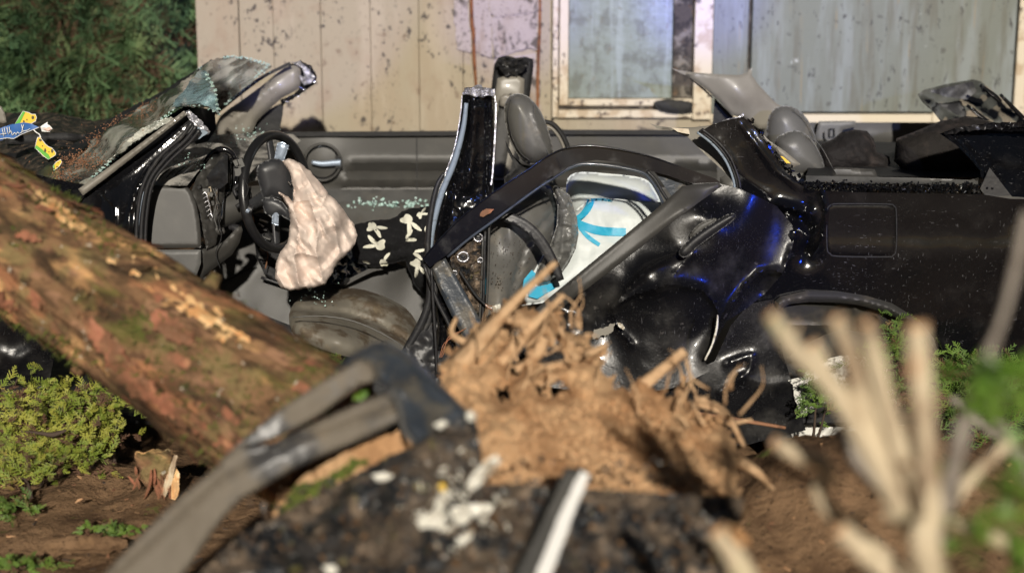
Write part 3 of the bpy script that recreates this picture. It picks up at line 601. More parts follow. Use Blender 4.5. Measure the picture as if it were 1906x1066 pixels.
# wing / bonnet area, left
patch('bonnet', [(-20, 214), (60, 206), (120, 214), (175, 226), (238, 214), (200, 240), (150, 268), (100, 300), (60, 345), (-20, 360)], [(0, 210, 1.3), (200, 225, 1.2), (0, 350, .3), (100, 300, .45)], 'bonnet', car, thick=.02, step=6, cr=(.03, 70), rag=3)
patch('cowl_panel', [(40, 318), (110, 335), (160, 345), (175, 352), (120, 400), (30, 400)], [(40, 320, .2), (175, 350, .05), (60, 400, 0)], 'paint_dull', car, thick=.02, step=6, cr=(.01, 40))
patch('front_wing', [(-30, 330), (60, 340), (125, 392), (120, 560), (90, 720), (-30, 740)], [(-30, 340, -.02), (100, 400, 0), (0, 700, .05)], 'paint_dull', car, thick=.02, step=10, cr=(.012, 80))
patch('wiper_cover', [(8, 255), (60, 250), (120, 247), (165, 252), (140, 262), (60, 270), (10, 268)], .75, 'black', car, thick=.03, round_=(.01, 5))
patch('gap_shade_sheet', [(80, 350), (120, 325), (200, 292), (280, 238), (345, 196), (400, 205), (402, 240), (384, 268), (320, 320), (240, 420), (120, 420)], [(80, 350, .5), (345, 200, .75), (400, 240, .85), (240, 400, .5)], 'black', car, thick=.02, step=8)  # black sheet added behind the glass to darken the gap beside the pillar
crumbs('glass_crumbs', [(430, 262, 1.0, 22, 60), (360, 300, .25, 14, 40), (480, 252, 1.25, 22, 40), (590, 560, .40, 24, 30)], 'glass_crumb', car, .004, seed=41)
for px, rr, y, m_ in (([(404, 400), (412, 440), (402, 470), (410, 500)], 1.1, .14, 'black'), ([(396, 350), (404, 372), (398, 400), (406, 430)], 1, .12, 'plastic_light'), ([(470, 400), (480, 440), (498, 470), (494, 500)], 1.3, .62, 'redbark'), ([(452, 330), (462, 350), (456, 372)], 1.1, .28, 'black')):
    V, Fc = ptube(px, rr, y, sides=5); mk('loose_wire', V, Fc, m_, car)
# ---- dashboard
patch('dash_top', [(340, 300), (352, 268), (372, 254), (420, 250), (480, 247), (545, 250), (560, 262), (520, 290), (500, 330), (430, 350), (380, 330)], [(352, 268, .6), (480, 247, 1.35), (545, 252, 1.3), (430, 350, .45), (500, 320, .6), (372, 256, 1.1)], 'dusty_dash', car, thick=.03, step=6, nz=(.01, 40), bumps=[('t', [(425, 280), (470, 268), (540, 270)], 4, -.02)])
patch('instrument_hood', [(276, 345), (284, 326), (306, 306), (332, 284), (352, 272), (384, 265), (412, 267), (430, 276), (438, 288), (430, 291), (415, 281), (398, 286), (380, 306), (362, 328), (348, 346)],
      [(276, 345, .1), (348, 346, .1), (384, 265, .55), (438, 288, .6), (398, 286, .42), (306, 306, .22)], 'dusty_dash', car, thick=.02, step=4, nz=(.006, 25), bumps=[('s', [(348, 350), (384, 302), (410, 280)], 8, -.0)])
for i in range(4):
    x = 293 + i * 13; ribbon('air_vent', [(x, 336 - i), (x + 13, 322 - i), (x + 27, 312 - i * 1.5)], [1.2, 3, 1.2], .12 + .02 * i, 'black', car, thick=.02, step=3)
V, Fc = ptube([(349, 350), (370, 322), (392, 290), (412, 278), (430, 284), (440, 300)], [3, 5, 6, 6, 5, 3], .36, sides=8); mk('hood_lip', V, Fc, 'blackgloss', car)
patch('dash_end_panel', [(278, 346), (300, 344), (346, 345), (356, 356), (365, 378), (371, 408), (374, 440), (374, 461), (268, 462), (270, 400), (272, 360)], [(278, 346, .11), (374, 461, .09), (268, 462, .08)], 'plastic', car, thick=.03, step=5, round_=(.01, 6))
patch('lower_end_panel', [(266, 464.5), (374, 464.5), (374, 490), (366, 512), (350, 535), (340, 560), (266, 560)], .09, 'plastic_light', car, thick=.03, step=6, round_=(.008, 5))
patch('blue_trim_strip', [(258, 362), (271, 355), (269, 480), (256, 480)], .07, 'silver', car, thick=.01, step=5)
patch('cluster_bezel', [(366, 330), (396, 288), (420, 284), (424, 300), (420, 345), (414, 380), (408, 420), (402, 455), (384, 465), (378, 430), (374, 400), (366, 378), (356, 356)], [(366, 330, .2), (420, 290, .35), (402, 455, .17), (356, 356, .14)], 'plastic', car, thick=.04, step=4, cr=(.014, 22), round_=(.01, 5),
      holes=[[(384, 352), (392, 346), (398, 372), (394, 412), (386, 404)]])
patch('broken_bracket', [(384, 330), (418, 286), (424, 290), (424, 340), (410, 352), (392, 348)], [(384, 330, .16), (424, 290, .3), (410, 352, .22)], 'rubber', car, thick=.006, step=4, cr=(.006, 16))
for k, (uu, vv, ru, rv_, yy) in enumerate(((421, 325, 7, 36, .34), (433, 334, 9, 38, .40), (446, 348, 8, 27, .45), (408, 368, 6, 44, .26))):
    b = B()
    V, Fc = tube([P(uu + ru * math.cos(a), vv + rv_ * math.sin(a), yy + .04 * math.cos(a)) for a in np.linspace(0, 6.283, 21)], .0065, 6, 1); b.add(V, Fc)
    b.build('gauge_ring', 'blackgloss' if k != 3 else 'chrome', car)
    patch('gauge_face', [(uu + ru * .9 * math.cos(a), vv + rv_ * .95 * math.sin(a)) for a in np.linspace(0, 6.1, 14)], yy + .03, 'black', car, thick=.02, step=4)
r_ = random.Random(4)
for i in range(44):   # broken clips and connectors behind the bezel
    u = r_.uniform(362, 402); v = 352 + (i / 26) * 110 + r_.uniform(-5, 5); s = r_.uniform(.006, .022)
    if i % 6 == 5: u = r_.uniform(436, 452); v = r_.uniform(300, 345)
    V, Fc = box(P(u, v, .16 + (u - 362) * .002), (s, .02, s * r_.uniform(.5, 1.6)), Matrix.Rotation(r_.uniform(-.6, .6), 3, 'Y')); mk('broken_clip', V, Fc, r_.choice(['rubber', 'plastic', 'plastic_light', 'black']), car, smooth=False)
for i in range(6):
    V, Fc = ptube([(376 + i * 2, 362 + i * 8), (383 + i * 2, 358 + i * 8), (386 + i * 2, 366 + i * 8)], 1.2, .13, sides=5); mk('spring_clip', V, Fc, 'bare', car)
patch('knee_trim', [(372, 463), (396, 462), (418, 448), (440, 425), (448, 418), (452, 428), (446, 452), (432, 474), (408, 492), (382, 512), (362, 540), (342, 548), (358, 522), (370, 500)], [(372, 463, .12), (450, 425, .22), (350, 540, .15)], 'plastic', car, thick=.04, step=5, round_=(.015, 8))
patch('tunnel_panel', [(400, 400), (500, 395), (640, 400), (700, 470), (800, 520), (800, 660), (540, 660), (340, 560), (350, 535)], [(400, 400, .8), (500, 400, .85), (790, 540, .72), (400, 600, .68), (600, 520, .74), (700, 480, .8)], 'plastic', car, thick=.03, step=9, nz=(.006, 90),
      bumps=[('s', [(380, 540), (520, 470), (560, 450)], 5, .012)])
ribbon('tunnel_seam', [(392, 540), (430, 518), (476, 494)], 2.2, .71, 'black', car, thick=.004, step=4)
patch('console_opening', [(470, 398), (484, 405), (530, 470), (560, 520), (560, 540), (520, 530), (492, 510), (478, 480), (472, 440)], .70, 'black', car, thick=.02, step=5, round_=(-.01, 5))
for i in range(11):
    V, Fc = box(P(484 + r_.uniform(-5, 12) + i * .8, 412 + i * 7.5, .67), (r_.uniform(.015, .035), .02, r_.uniform(.004, .013)), Matrix.Rotation(r_.uniform(-.3, .7), 3, 'Y')); mk('console_component', V, Fc, r_.choice(['rubber', 'plastic_light', 'plastic', 'blackgloss']), car, smooth=False)
V, Fc = ptube([(486, 516), (540, 534), (572, 540)], 3, .66, sides=6); mk('pedal_rod', V, Fc, 'rubber', car)
patch('gear_console', [(590, 500), (620, 485), (655, 462), (700, 490), (716, 498), (690, 505), (660, 518), (635, 530), (600, 528)], [(590, 510, .62), (716, 498, .76), (655, 462, .8)], 'blackgloss', car, thick=.06, step=5, cr=(.02, 20))
ribbon('console_rail', [(640, 528), (690, 503), (712, 498)], 8, .66, 'plastic', car, thick=.02)
patch('sill_carpet', [(340, 556), (430, 562), (540, 605), (560, 700), (820, 700), (820, 760), (300, 760), (300, 640)], [(340, 560, .3), (540, 605, .2), (820, 740, .1), (300, 700, .1)], 'black', car, thick=.03, step=12, nz=(.01, 30))
# ---- driver's seat
sk = patch('seat_cushion', [(538, 596), (541, 575), (556, 556), (585, 546), (620, 538), (660, 536), (700, 546), (740, 562), (766, 585), (780, 615), (775, 668), (700, 672), (630, 660), (575, 640), (545, 622)],
      [(540, 590, .22), (620, 540, .62), (700, 546, .66), (766, 585, .6), (700, 670, .2), (560, 630, .12), (640, 650, .12)], 'leather_dirty', car, thick=.1, step=5, smooth_o=2, round_=(.08, 26), nz=(.01, 40),
      bumps=[('e', 640, 622, 95, 22, 12, .07), ('t', [(560, 575), (640, 582), (700, 600), (770, 640)], 7, -.04), ('e', 690, 560, 70, 14, 18, .05), ('r', [(655, 575), (650, 592), (646, 600)], 3, -.01), ('g', 600, 568, 24, .03)])
V, Fc = ptube([(545, 590), (600, 588), (660, 598), (720, 625), (765, 655)], 1.3, .10, sides=5); mk('stitching', V, Fc, 'leather', sk)
patch('seat_backrest', [(905, 640), (893, 600), (893, 520), (898, 440), (908, 400), (930, 372), (960, 350), (1000, 342), (1026, 348), (1035, 372), (1038, 410), (1028, 450), (1004, 505), (975, 555), (950, 600), (930, 640)], [(900, 600, .24), (1000, 345, .36), (1030, 430, .34), (950, 600, .25), (930, 450, .24)], 'leather', car, puff=.10, puff_r=60, step=6, smooth_o=2, nz=(.006, 40),
      bumps=[('t', [(918, 400), (965, 385), (1005, 378), (1028, 370)], 3, -.012), ('t', [(1030, 395), (1000, 430), (975, 470), (955, 540), (940, 610)], 3.5, -.02), ('e', 950, 430, 12, 50, -10, .02)])
crumbs('dirt_specks', [(945, 470, .125, 24, 60), (920, 520, .14, 18, 40)], 'twigdark', car, .0028, seed=21)
V, Fc = ptube([(935, 382), (962, 362), (1000, 352), (1024, 366)], 1.1, .175, sides=5); mk('stitching', V, Fc, 'rubber', car)
hd = patch('headrest', [(938, 205), (941, 190), (950, 178), (964, 174), (980, 178), (995, 191), (1008, 210), (1020, 240), (1028, 268), (1030, 288), (1018, 298), (998, 306), (985, 306), (968, 295), (952, 270), (942, 238)], .46, 'leather', car, puff=.085, step=4, smooth_o=2,
      bumps=[('t', [(948, 186), (944, 215), (952, 255), (968, 285), (990, 300)], 2.2, -.006), ('r', [(990, 186), (992, 212), (1003, 245), (1022, 292)], 3, .012)])
V, Fc = ptube([(995, 192), (994, 212), (1004, 246), (1022, 290)], .9, .385, sides=5); mk('stitching', V, Fc, 'plastic_light', hd)
V, Fc = ptube([(950, 186), (945, 215), (953, 255), (969, 285), (988, 300)], .8, .40, sides=5); mk('stitching', V, Fc, 'rubber', hd)
patch('headrest_shadow', [(934, 225), (940, 260), (955, 290), (972, 306), (1000, 312), (1030, 300), (1036, 318), (1000, 345), (940, 350), (938, 330), (960, 312), (944, 280)], .54, 'black', car, puff=.05, step=6)  # black form put in as the shadow below and behind the headrest
V, Fc = ptube([(1000, 225), (1030, 232), (1052, 262), (1064, 300)], [4, 4.5, 4.5, 4], 1.0, sides=6); mk('belt_guide', V, Fc, 'black', car)
V, Fc = ptube([(1005, 234), (1028, 240), (1046, 266), (1056, 300)], [2, 3, 3, 2], .98, sides=6); mk('belt_guide', V, Fc, 'trim', car)
# ---- far B pillar
fb = patch('far_centre_pillar', [(913, 175), (920, 120), (928, 107), (945, 104), (960, 108), (978, 106), (992, 110), (993, 125), (985, 190), (960, 340), (912, 340)], 1.52, 'black', car, thick=.05, step=5, round_=(.02, 8))
patch('pillar_trim', [(926, 146), (940, 142), (966, 142), (976, 148), (974, 190), (968, 240), (945, 335), (918, 335), (918, 230), (921, 180)], [(926, 146, 1.46), (970, 146, 1.46), (945, 335, 1.44)], 'trim', fb, thick=.03, step=5, round_=(.012, 6), bumps=[('g', 940, 185, 12, .02)])
patch('torn_liner', [(925, 112), (942, 108), (958, 112), (984, 110), (984, 122), (970, 136), (962, 142), (944, 142), (934, 134), (928, 124)], 1.45, 'rubber', fb, thick=.01, step=3, cr=(.02, 12), rag=3)
patch('lower_trim', [(936, 178), (952, 174), (960, 205), (948, 270), (938, 330), (914, 330), (918, 240), (926, 208)], 1.40, 'plastic', fb, thick=.03, step=6, round_=(.01, 5))
patch('belt_anchor', [(930, 180), (940, 174), (952, 178), (952, 192), (938, 200), (930, 196)], 1.36, 'trim', fb, thick=.03, step=3, round_=(.01, 4))
# ---- near B pillar
bp = patch('centre_pillar', [(862, 172), (874, 163), (905, 164), (918, 176), (920, 240), (919, 340), (914, 430), (905, 520), (905, 640), (880, 720), (810, 720), (815, 600), (808, 520), (806, 430), (822, 360), (840, 300), (852, 240), (858, 205)],
      [(880, 180, .04), (918, 260, .05), (812, 500, .02), (900, 640, .03)], 'paint', car, thick=.05, step=4, round_=(.02, 8), cr=(.0025, 26),
      bumps=[('t', [(872, 188), (868, 240), (850, 320), (828, 420), (820, 520)], 4, -.018), ('t', [(906, 185), (907, 280), (903, 420)], 3, -.012), ('t', [(884, 200), (880, 280), (868, 370)], 9, .014), ('g', 866, 365, 9, -.025), ('g', 868, 400, 6, .02)])
patch('torn_top', [(860, 176), (864, 165), (880, 162), (893, 158), (900, 163), (918, 167), (921, 182), (908, 178), (898, 182), (880, 180), (870, 176)], .02, 'bare', bp, thick=.006, step=3, cr=(.014, 9), rag=3)
ribbon('metal_edge', [(919, 166), (923, 200), (921, 260), (917, 320), (914, 345)], 3, .03, 'bare', bp, thick=.02, step=3)
ribbon('metal_edge', [(860, 178), (856, 220), (846, 275), (830, 320), (816, 360)], 2, .02, 'bare', bp, thick=.02, step=3)
V, Fc = ptube([(868, 192), (862, 240), (846, 300), (822, 360), (806, 420), (800, 470)], [4, 5, 6, 6, 6, 5], .0, sides=8); mk('pillar_seal', V, Fc, 'seal_grey', bp)
V, Fc = ptube([(826, 322), (812, 350), (800, 410), (796, 470), (800, 520), (798, 560), (785, 600), (760, 645), (742, 680)], [3, 5, 6, 6, 7, 7, 8, 8, 7], -.01, sides=8); mk('door_seal', V, Fc, 'rubber', car)
V, Fc = ptube([(812, 520), (806, 570), (790, 615), (768, 655), (752, 690)], [5, 6, 7, 7, 6], .0, sides=8); mk('door_seal', V, Fc, 'rubber', car)
patch('sill_step', [(742, 672), (800, 560), (815, 600), (808, 650), (850, 662), (900, 650), (905, 720), (820, 730), (740, 720)], [(742, 672, -.03), (900, 660, -.06), (800, 560, .02)], 'rubber', car, thick=.03, step=6, cr=(.01, 30))
hg = patch('hinge_area', [(836, 425), (870, 410), (895, 404), (897, 520), (892, 600), (860, 560), (838, 490)], .0, 'debris', car, thick=.02, step=3, cr=(.02, 14), rag=2)
for (u, v, rr) in ((862, 478, 10), (890, 442, 8), (894, 484, 5), (846, 508, 5)):
    V, Fc = tube([P(u + rr * math.cos(a), v + rr * .9 * math.sin(a), -.02) for a in np.linspace(0, 6.283, 15)], rr * .0004, 6, 1); mk('hinge_ring', V, Fc, 'bare', hg)
    patch('hinge_bolt', [(u + rr * .6 * math.cos(a), v + rr * .55 * math.sin(a)) for a in np.linspace(0, 5.8, 10)], -.02, 'rubber', hg, puff=.012, step=3)
for k, (a, b_) in enumerate((((903, 430), (897, 620)), ((911, 400), (904, 600)), ((899, 440), (890, 640)))):
    V, Fc = ptube([a, ((a[0] + b_[0]) / 2 + 1, (a[1] + b_[1]) / 2), b_], 2.6, -.005 - .004 * k, sides=6); mk('pillar_flange', V, Fc, 'plastic' if k else 'rubber', car)
V, Fc = ptube([(856, 505), (872, 530), (888, 552), (905, 568)], 2.8, -.05, sides=8); hn = mk('wiring_harness', V, Fc, 'black', car)
for i in range(4):
    V, Fc = ptube([(903, 566 + i), (910, 569 + i * 2), (916, 570 + i * 3)], .9, -.055, sides=5); mk('wire', V, Fc, ['twig', 'bare', 'redbark', 'black'][i], hn)
V, Fc = box(P(925, 573, -.055), (.026, .018, .024), Matrix.Rotation(-.2, 3, 'Y')); mk('white_connector', V, Fc, 'shard', hn, smooth=False)
V, Fc = ptube([(803, 500), (806, 560), (811, 640), (813, 700)], [2.5, 3, 3, 2.5], -.12, sides=6); mk('loose_rubber_strip', V, Fc, 'rubber', car)
for i in range(3):
    V, Fc = ptube([(868 - i * 6, 610 + i * 3), (842 - i * 4, 628), (826, 640 + i * 8), (818 + i * 2, 665)], .8, -.1, sides=4); mk('red_wire', V, Fc, 'redbark', car)
# ---- steering wheel and column
C0 = P(514, 357, .47); a1 = Vector((-.12, .10, 1)).normalized(); a2 = Vector((.43, .9, .06)).normalized(); RM = .192
ring = []
for k in range(49):
    an = 2 * math.pi * k / 48; ring.append(C0 + a1 * math.sin(an) * RM + a2 * math.cos(an) * RM)
V, Fc = tube(ring, .0165, 12, 1, up=tuple(a1.cross(a2))); sw = mk('steering_wheel', V, Fc, 'wheelrim', car)
def wp(s, t, n=0): return C0 + a2 * s * RM + a1 * t * RM - a1.cross(a2).normalized() * n
for pts, rr in (([(0, .1), (.02, .5), (.0, .95)], .02), ([(-.1, -.3), (-.15, -.6), (-.2, -.95)], .02), ([(-.2, 0), (-.6, -.05), (-.95, -.1)], .022), ([(.2, 0), (.6, -.05), (.95, -.1)], .022)):
    V, Fc = tube([wp(*q) for q in pts], [rr * 1.2, rr, rr * .8], 8, 4, flat=.5, up=tuple(a1.cross(a2))); mk('spoke', V, Fc, 'hub', sw)
patch('spoke_cover', [(516, 266), (527, 264), (538, 272), (528, 300), (510, 298)], .42, 'silver', sw, puff=.012, step=3)
patch('spoke_cover', [(507, 378), (519, 393), (518, 420), (506, 416)], .30, 'silver', sw, puff=.008, step=3)
patch('hub_cover', [(480, 308), (498, 298), (520, 296), (538, 312), (545, 340), (546, 368), (540, 378), (524, 372), (506, 366), (490, 370), (484, 350), (478, 325)], [(480, 320, .30), (545, 340, .34), (500, 368, .31)], 'hub', sw, puff=.035, puff_r=22, step=4, smooth_o=2)
patch('hub_flap', [(486, 370), (508, 367), (526, 376), (540, 392), (541, 412), (522, 400), (505, 405), (492, 395)], .31, 'hub', sw, puff=.02, puff_r=12, step=4)
bd = B()
for q in ([(536, 338), (541, 345)], [(541, 337), (546, 345)], [(538, 342), (545, 341)]):
    V, Fc = ptube(q, 1.1, .285, sides=5); bd.add(V, Fc)
bd.build('badge', 'chrome', sw)
V, Fc = ptube([(400, 392, .38), (430, 385, .40), (455, 375, .42), (490, 366, .45)], [36, 32, 28, 22], sides=14); mk('steering_column', V, Fc, 'plastic', car)
for q, rad, y in (([(440, 365), (436, 352), (448, 343), (458, 340)], [4, 4, 5, 7], .32), ([(440, 385), (450, 380), (462, 388), (470, 392)], [4, 5, 9, 9], .30)):
    V, Fc = ptube(q, rad, y, sides=9); st_ = mk('column_stalk', V, Fc, 'rubber', car)
V, Fc = ptube([(459, 391), (464, 394)], [5, 4], .285, sides=10); mk('stalk_end', V, Fc, 'silver', st_)
V, Fc = ptube([(426, 424), (434, 423), (442, 428), (447, 434)], [4, 7, 10, 5], .27, sides=10); mk('tilt_lever', V, Fc, 'rubber', car)
V, Fc = ptube([(398, 424), (410, 430), (418, 428)], [6, 8, 5], .2, sides=8); mk('switch', V, Fc, 'plastic', car)
# ---- airbag
ra = random.Random(19); AB = [('r', [(545, 380), (556, 430), (548, 480), (556, 530)], 9, .03), ('r', [(572, 360), (592, 420), (588, 470), (600, 520)], 9, .028), ('r', [(556, 305), (590, 365), (622, 412), (632, 470)], 8, .024), ('r', [(524, 480), (560, 470), (590, 478)], 6, .018), ('r', [(545, 376), (580, 372), (612, 364)], 5, .016)]
AB += [('w', -22, 36, 16, .040, 3), ('w', -40, 17, 12, .015, 8), ('w', 55, 26, 14, .014, 5)]
for i in range(60):
    x, y = ra.uniform(520, 655), ra.uniform(320, 535); an = ra.gauss(1.25, .7); L = ra.uniform(16, 60)
    AB.append(('r', [(x, y), (x + math.cos(an) * L * .5 + ra.uniform(-5, 5), y + math.sin(an) * L * .5), (x + math.cos(an) * L, y + math.sin(an) * L)], ra.uniform(2, 6), ra.choice((-1, 1)) * ra.uniform(.002, .007)))
patch('airbag', [(526, 300), (536, 295), (547, 297), (562, 306), (580, 322), (598, 342), (612, 362), (628, 376), (645, 398), (660, 418), (665, 436), (660, 456), (645, 474), (628, 488), (616, 512), (604, 530), (585, 535), (562, 538), (540, 541), (522, 533), (512, 517), (513, 490), (520, 472), (535, 452), (539, 425), (540, 398), (530, 375), (518, 358), (536, 366), (545, 376), (547, 350), (540, 325)],
      [(530, 300, .32), (560, 380, .24), (660, 430, .30), (520, 520, .20), (600, 530, .22), (600, 420, .18)], 'airbag', car, puff=.028, puff_r=9, sharp=38, step=2.3, cr=[(.004, 60)], rag=2, seed=14,
      bumps=AB)
# ---- rear bench headrests
for nm, ol, Yh, mt in (('rear_headrest', [(1427, 240), (1432, 215), (1446, 200), (1464, 197), (1484, 203), (1503, 222), (1515, 245), (1520, 270), (1508, 290), (1470, 300), (1440, 290), (1428, 265)], 1.1, 'leather'),
                   ('rear_headrest', [(1442, 262), (1456, 250), (1472, 244), (1492, 245), (1510, 258), (1524, 280), (1534, 305), (1532, 323), (1500, 326), (1468, 324), (1448, 300)], .75, 'leather')):
    h_ = patch(nm, ol, Yh, mt, car, puff=.075, step=4, smooth_o=2, bumps=[('t', [(ol[3][0] + 12, ol[3][1]), (ol[3][0] + 40, ol[3][1] + 30), (ol[3][0] + 62, ol[3][1] + 75)], 2.4, -.01)])
    V, Fc = ptube([(ol[3][0] + 12, ol[3][1] + 6), (ol[3][0] + 36, ol[3][1] + 28), (ol[3][0] + 58, ol[3][1] + 68)], .8, Yh - .066, sides=5); mk('stitching', V, Fc, 'plastic_light', h_)
patch('rear_bench_back', [(1340, 330), (1420, 300), (1530, 322), (1560, 345), (1560, 400), (1340, 400)], .7, 'leather', car, thick=.1, step=8, round_=(.04, 20))
patch('parcel_shelf', [(1500, 328), (1840, 330), (1830, 268), (1520, 262)], [(1500, 328, .5), (1840, 330, .5), (1830, 268, 1.3), (1520, 262, 1.4)], 'black', car, thick=.03, step=10, nz=(.02, 40))
patch('window_ledge_box', [(1549, 314), (1556, 311), (1628, 315), (1634, 330), (1630, 334), (1550, 332)], .3, 'plastic', car, thick=.08, step=5, round_=(.012, 5))
patch('window_rail', [(1500, 327), (1560, 328), (1700, 331), (1806, 335), (1822, 330), (1820, 344), (1600, 342), (1500, 338)], [(1500, 328, .12), (1820, 330, .12), (1500, 340, .05), (1820, 343, .05)], 'plastic_light', car, thick=.02, step=5, bumps=[('t', [(1500, 333), (1815, 338)], 1.8, -.008)])
# ---- far C pillar trim
fc = patch('far_rear_pillar_trim', [(1247, 126), (1262, 131), (1300, 136), (1350, 139), (1376, 140), (1390, 136), (1400, 126), (1399, 140), (1412, 158), (1440, 188), (1462, 205), (1440, 222), (1425, 240), (1412, 240), (1385, 220), (1362, 215), (1340, 190), (1312, 165), (1284, 144), (1266, 136)], 1.42, 'trim', car, thick=.02, step=5,
      round_=(.012, 5), bumps=[('e', 1370, 170, 60, 30, 40, .04)], nz=(.008, 90))
patch('far_rear_pillar_shell', [(1330, 182), (1366, 218), (1386, 238), (1400, 262), (1330, 262), (1326, 230)], 1.5, 'black', car, thick=.03)
ribbon('blue_edge_strip', [(1284, 146), (1308, 165), (1326, 182)], [2, 4, 3], 1.43, 'paint', car, thick=.02, step=3)
# ---- near C pillar trim + quarter panel
ct = patch('rear_pillar_trim', [(1208, 229), (1222, 234), (1250, 238), (1290, 237), (1326, 233), (1340, 250), (1352, 280), (1370, 310), (1386, 345), (1370, 344), (1350, 322), (1310, 285), (1280, 255), (1250, 243), (1224, 240)], [(1208, 229, .2), (1326, 233, .18), (1375, 340, .04), (1280, 250, .15)], 'trim', car, thick=.012, step=4, round_=(.008, 4), bumps=[('r', [(1250, 240), (1300, 275), (1365, 338)], 5, .012)])
patch('foam_block', [(1250, 238), (1282, 240), (1284, 250), (1262, 246)], .12, 'whitewood', ct, thick=.02, step=3)
for k in range(3):
    V, Fc = ptube([(1298 + k * 4, 246 - k * 3), (1326 + k * 5, 268 - k * 2), (1350 + k * 5, 298 - k * 2), (1364 + k * 5, 330), (1368 + k * 5, 352)], 2.6, .02 - k * .005, sides=7); mk('door_seal', V, Fc, ['seal_grey', 'rubber', 'rubber'][k], car)
patch('inner_window_trim', [(1420, 250), (1432, 262), (1462, 282), (1486, 302), (1490, 306), (1476, 312), (1462, 300), (1440, 276), (1424, 258)], .2, 'trim', car, thick=.02, step=4, round_=(.008, 4))
patch('yellow_tab', [(1452, 290), (1458, 292), (1472, 304), (1464, 304)], .17, 'tagyellow', car, thick=.01, step=3)
qY = [(1330, 240, .012), (1385, 220, .012), (1440, 290, .004), (1500, 355, .0), (1900, 365, .002), (1500, 450, .0), (1900, 450, .0), (1600, 560, .004), (1900, 560, .008), (1900, 660, .03), (1450, 560, .01), (1360, 350, .012), (1700, 400, .0), (1700, 500, .0), (1700, 360, .0), (1800, 500, .0), (1800, 420, .0), (1900, 400, .004)]
qp = patch('quarter_panel', [(1302, 246), (1325, 232), (1352, 224), (1384, 217), (1396, 228), (1412, 248), (1434, 280), (1460, 316), (1486, 342), (1508, 354), (1600, 358), (1720, 360), (1830, 362), (1880, 370), (1990, 372), (1990, 680), (1850, 668), (1745, 650), (1706, 606), (1650, 572), (1560, 552), (1500, 549), (1452, 560), (1425, 640), (1380, 640), (1385, 560), (1440, 520), (1380, 400), (1378, 350), (1368, 318), (1352, 288), (1330, 262)],
      qY, 'paint', car, thick=.02, step=5, cr=(.0012, 130), seed=3,
      bumps=[('r', [(1380, 232), (1440, 318), (1500, 352)], 4, .004), ('t', [(1500, 351), (1850, 357)], 2.5, .010), ('k', 454, 80, .009, 10),
             ('r', [(1452, 382), (1490, 392), (1508, 398)], 7, .035), ('t', [(1450, 398), (1490, 410), (1505, 425)], 8, -.03), ('r', [(1530, 360), (1538, 395), (1530, 450), (1510, 478)], 3.5, .018), ('r', [(1505, 378), (1512, 420), (1500, 470)], 5, -.02),
             ('g', 1465, 440, 24, .03), ('g', 1500, 470, 16, -.025), ('r', [(1440, 510), (1470, 470), (1480, 430)], 4, .016), ('r', [(1340, 262), (1385, 330), (1430, 360)], 6, .005),
             ('t', [(1395, 250), (1450, 320), (1490, 356)], 4, .003)])
patch('fuel_flap', [(1549, 384), (1562, 382.5), (1648, 383), (1660, 387), (1665, 396), (1665, 462), (1660, 472), (1650, 475), (1560, 474), (1548, 470), (1542, 460), (1541, 396)], field(qY), 'paint', car, thick=.01, step=4, off=-.004, smooth_o=2, round_=(.0012, 3),
      bumps=[('k', 454, 80, .009, 10)])
V, Fc = ptube([(1547, 381), (1562, 379.5), (1650, 380), (1664, 384), (1668, 396), (1668, 462), (1662, 475), (1650, 478), (1560, 477), (1545, 472), (1539, 460), (1539, 394), (1547, 381)], 1.7, -.004, sides=6, n=3); mk('flap_gap', V, Fc, 'black', car)
b = B()
for uu in np.arange(1488, 1850, 1.2):  # crumbled rubber and glass bonding on the window rim
    for k in range(2):
        V, Fc = box(P(uu + r_.uniform(-3, 3), 348 + r_.gauss(0, 5) + (uu - 1488) * .008, .025 + r_.uniform(-.01, .03)), [r_.uniform(.002, .010) for _ in range(3)], Matrix.Rotation(r_.uniform(0, 6), 3, Vector((r_.random(), 1, .5)))); b.add(V, Fc)
for q in line_spots([(1392, 228), (1440, 290), (1492, 345)], .06, 5, 6):
    for k in range(q[4]):
        V, Fc = box(P(q[0] + r_.gauss(0, 5), q[1] + r_.gauss(0, 4), q[2] + r_.uniform(-.02, .02)), [r_.uniform(.003, .012) for _ in range(3)], Matrix.Rotation(r_.uniform(0, 6), 3, Vector((1, 1, .5)))); b.add(V, Fc)
b.build('crumbled_bonding', 'blackgloss', car, smooth=False, kind='stuff')
patch('torn_edge', [(1306, 246), (1325, 233), (1352, 222), (1374, 217), (1384, 208), (1386, 222), (1366, 230), (1345, 232), (1325, 240)], .07, 'bare', car, thick=.006, step=3, cr=(.01, 10), rag=3)
# D pillar
dp = patch('rear_pillar', [(1749, 249), (1768, 243), (1800, 236), (1850, 230), (1906, 227), (1990, 226), (1990, 372), (1884, 366), (1866, 350), (1840, 340), (1826, 330), (1824, 318), (1806, 296), (1780, 270)], [(1760, 250, .16), (1900, 230, .3), (1850, 345, .03), (1900, 360, .04), (1990, 228, .3)], 'paint', car, thick=.03, step=5, cr=(.001, 60),
      bumps=[('r', [(1786, 246), (1830, 300), (1880, 362)], 3, .010), ('t', [(1770, 252), (1810, 298), (1840, 338)], 6, .014), ('s', [(1780, 246), (1850, 238), (1990, 234)], 20, -.03)])
ribbon('scraped_top', [(1756, 248), (1800, 240), (1850, 234), (1990, 229)], [5, 9, 11, 11], .15, 'paint_dull', dp, thick=.02, step=4, cr=(.01, 14), rag=4)
patch('corner_trim', [(1842, 312), (1882, 364), (1836, 366), (1824, 352)], .015, 'rubber', car, thick=.01, step=5)
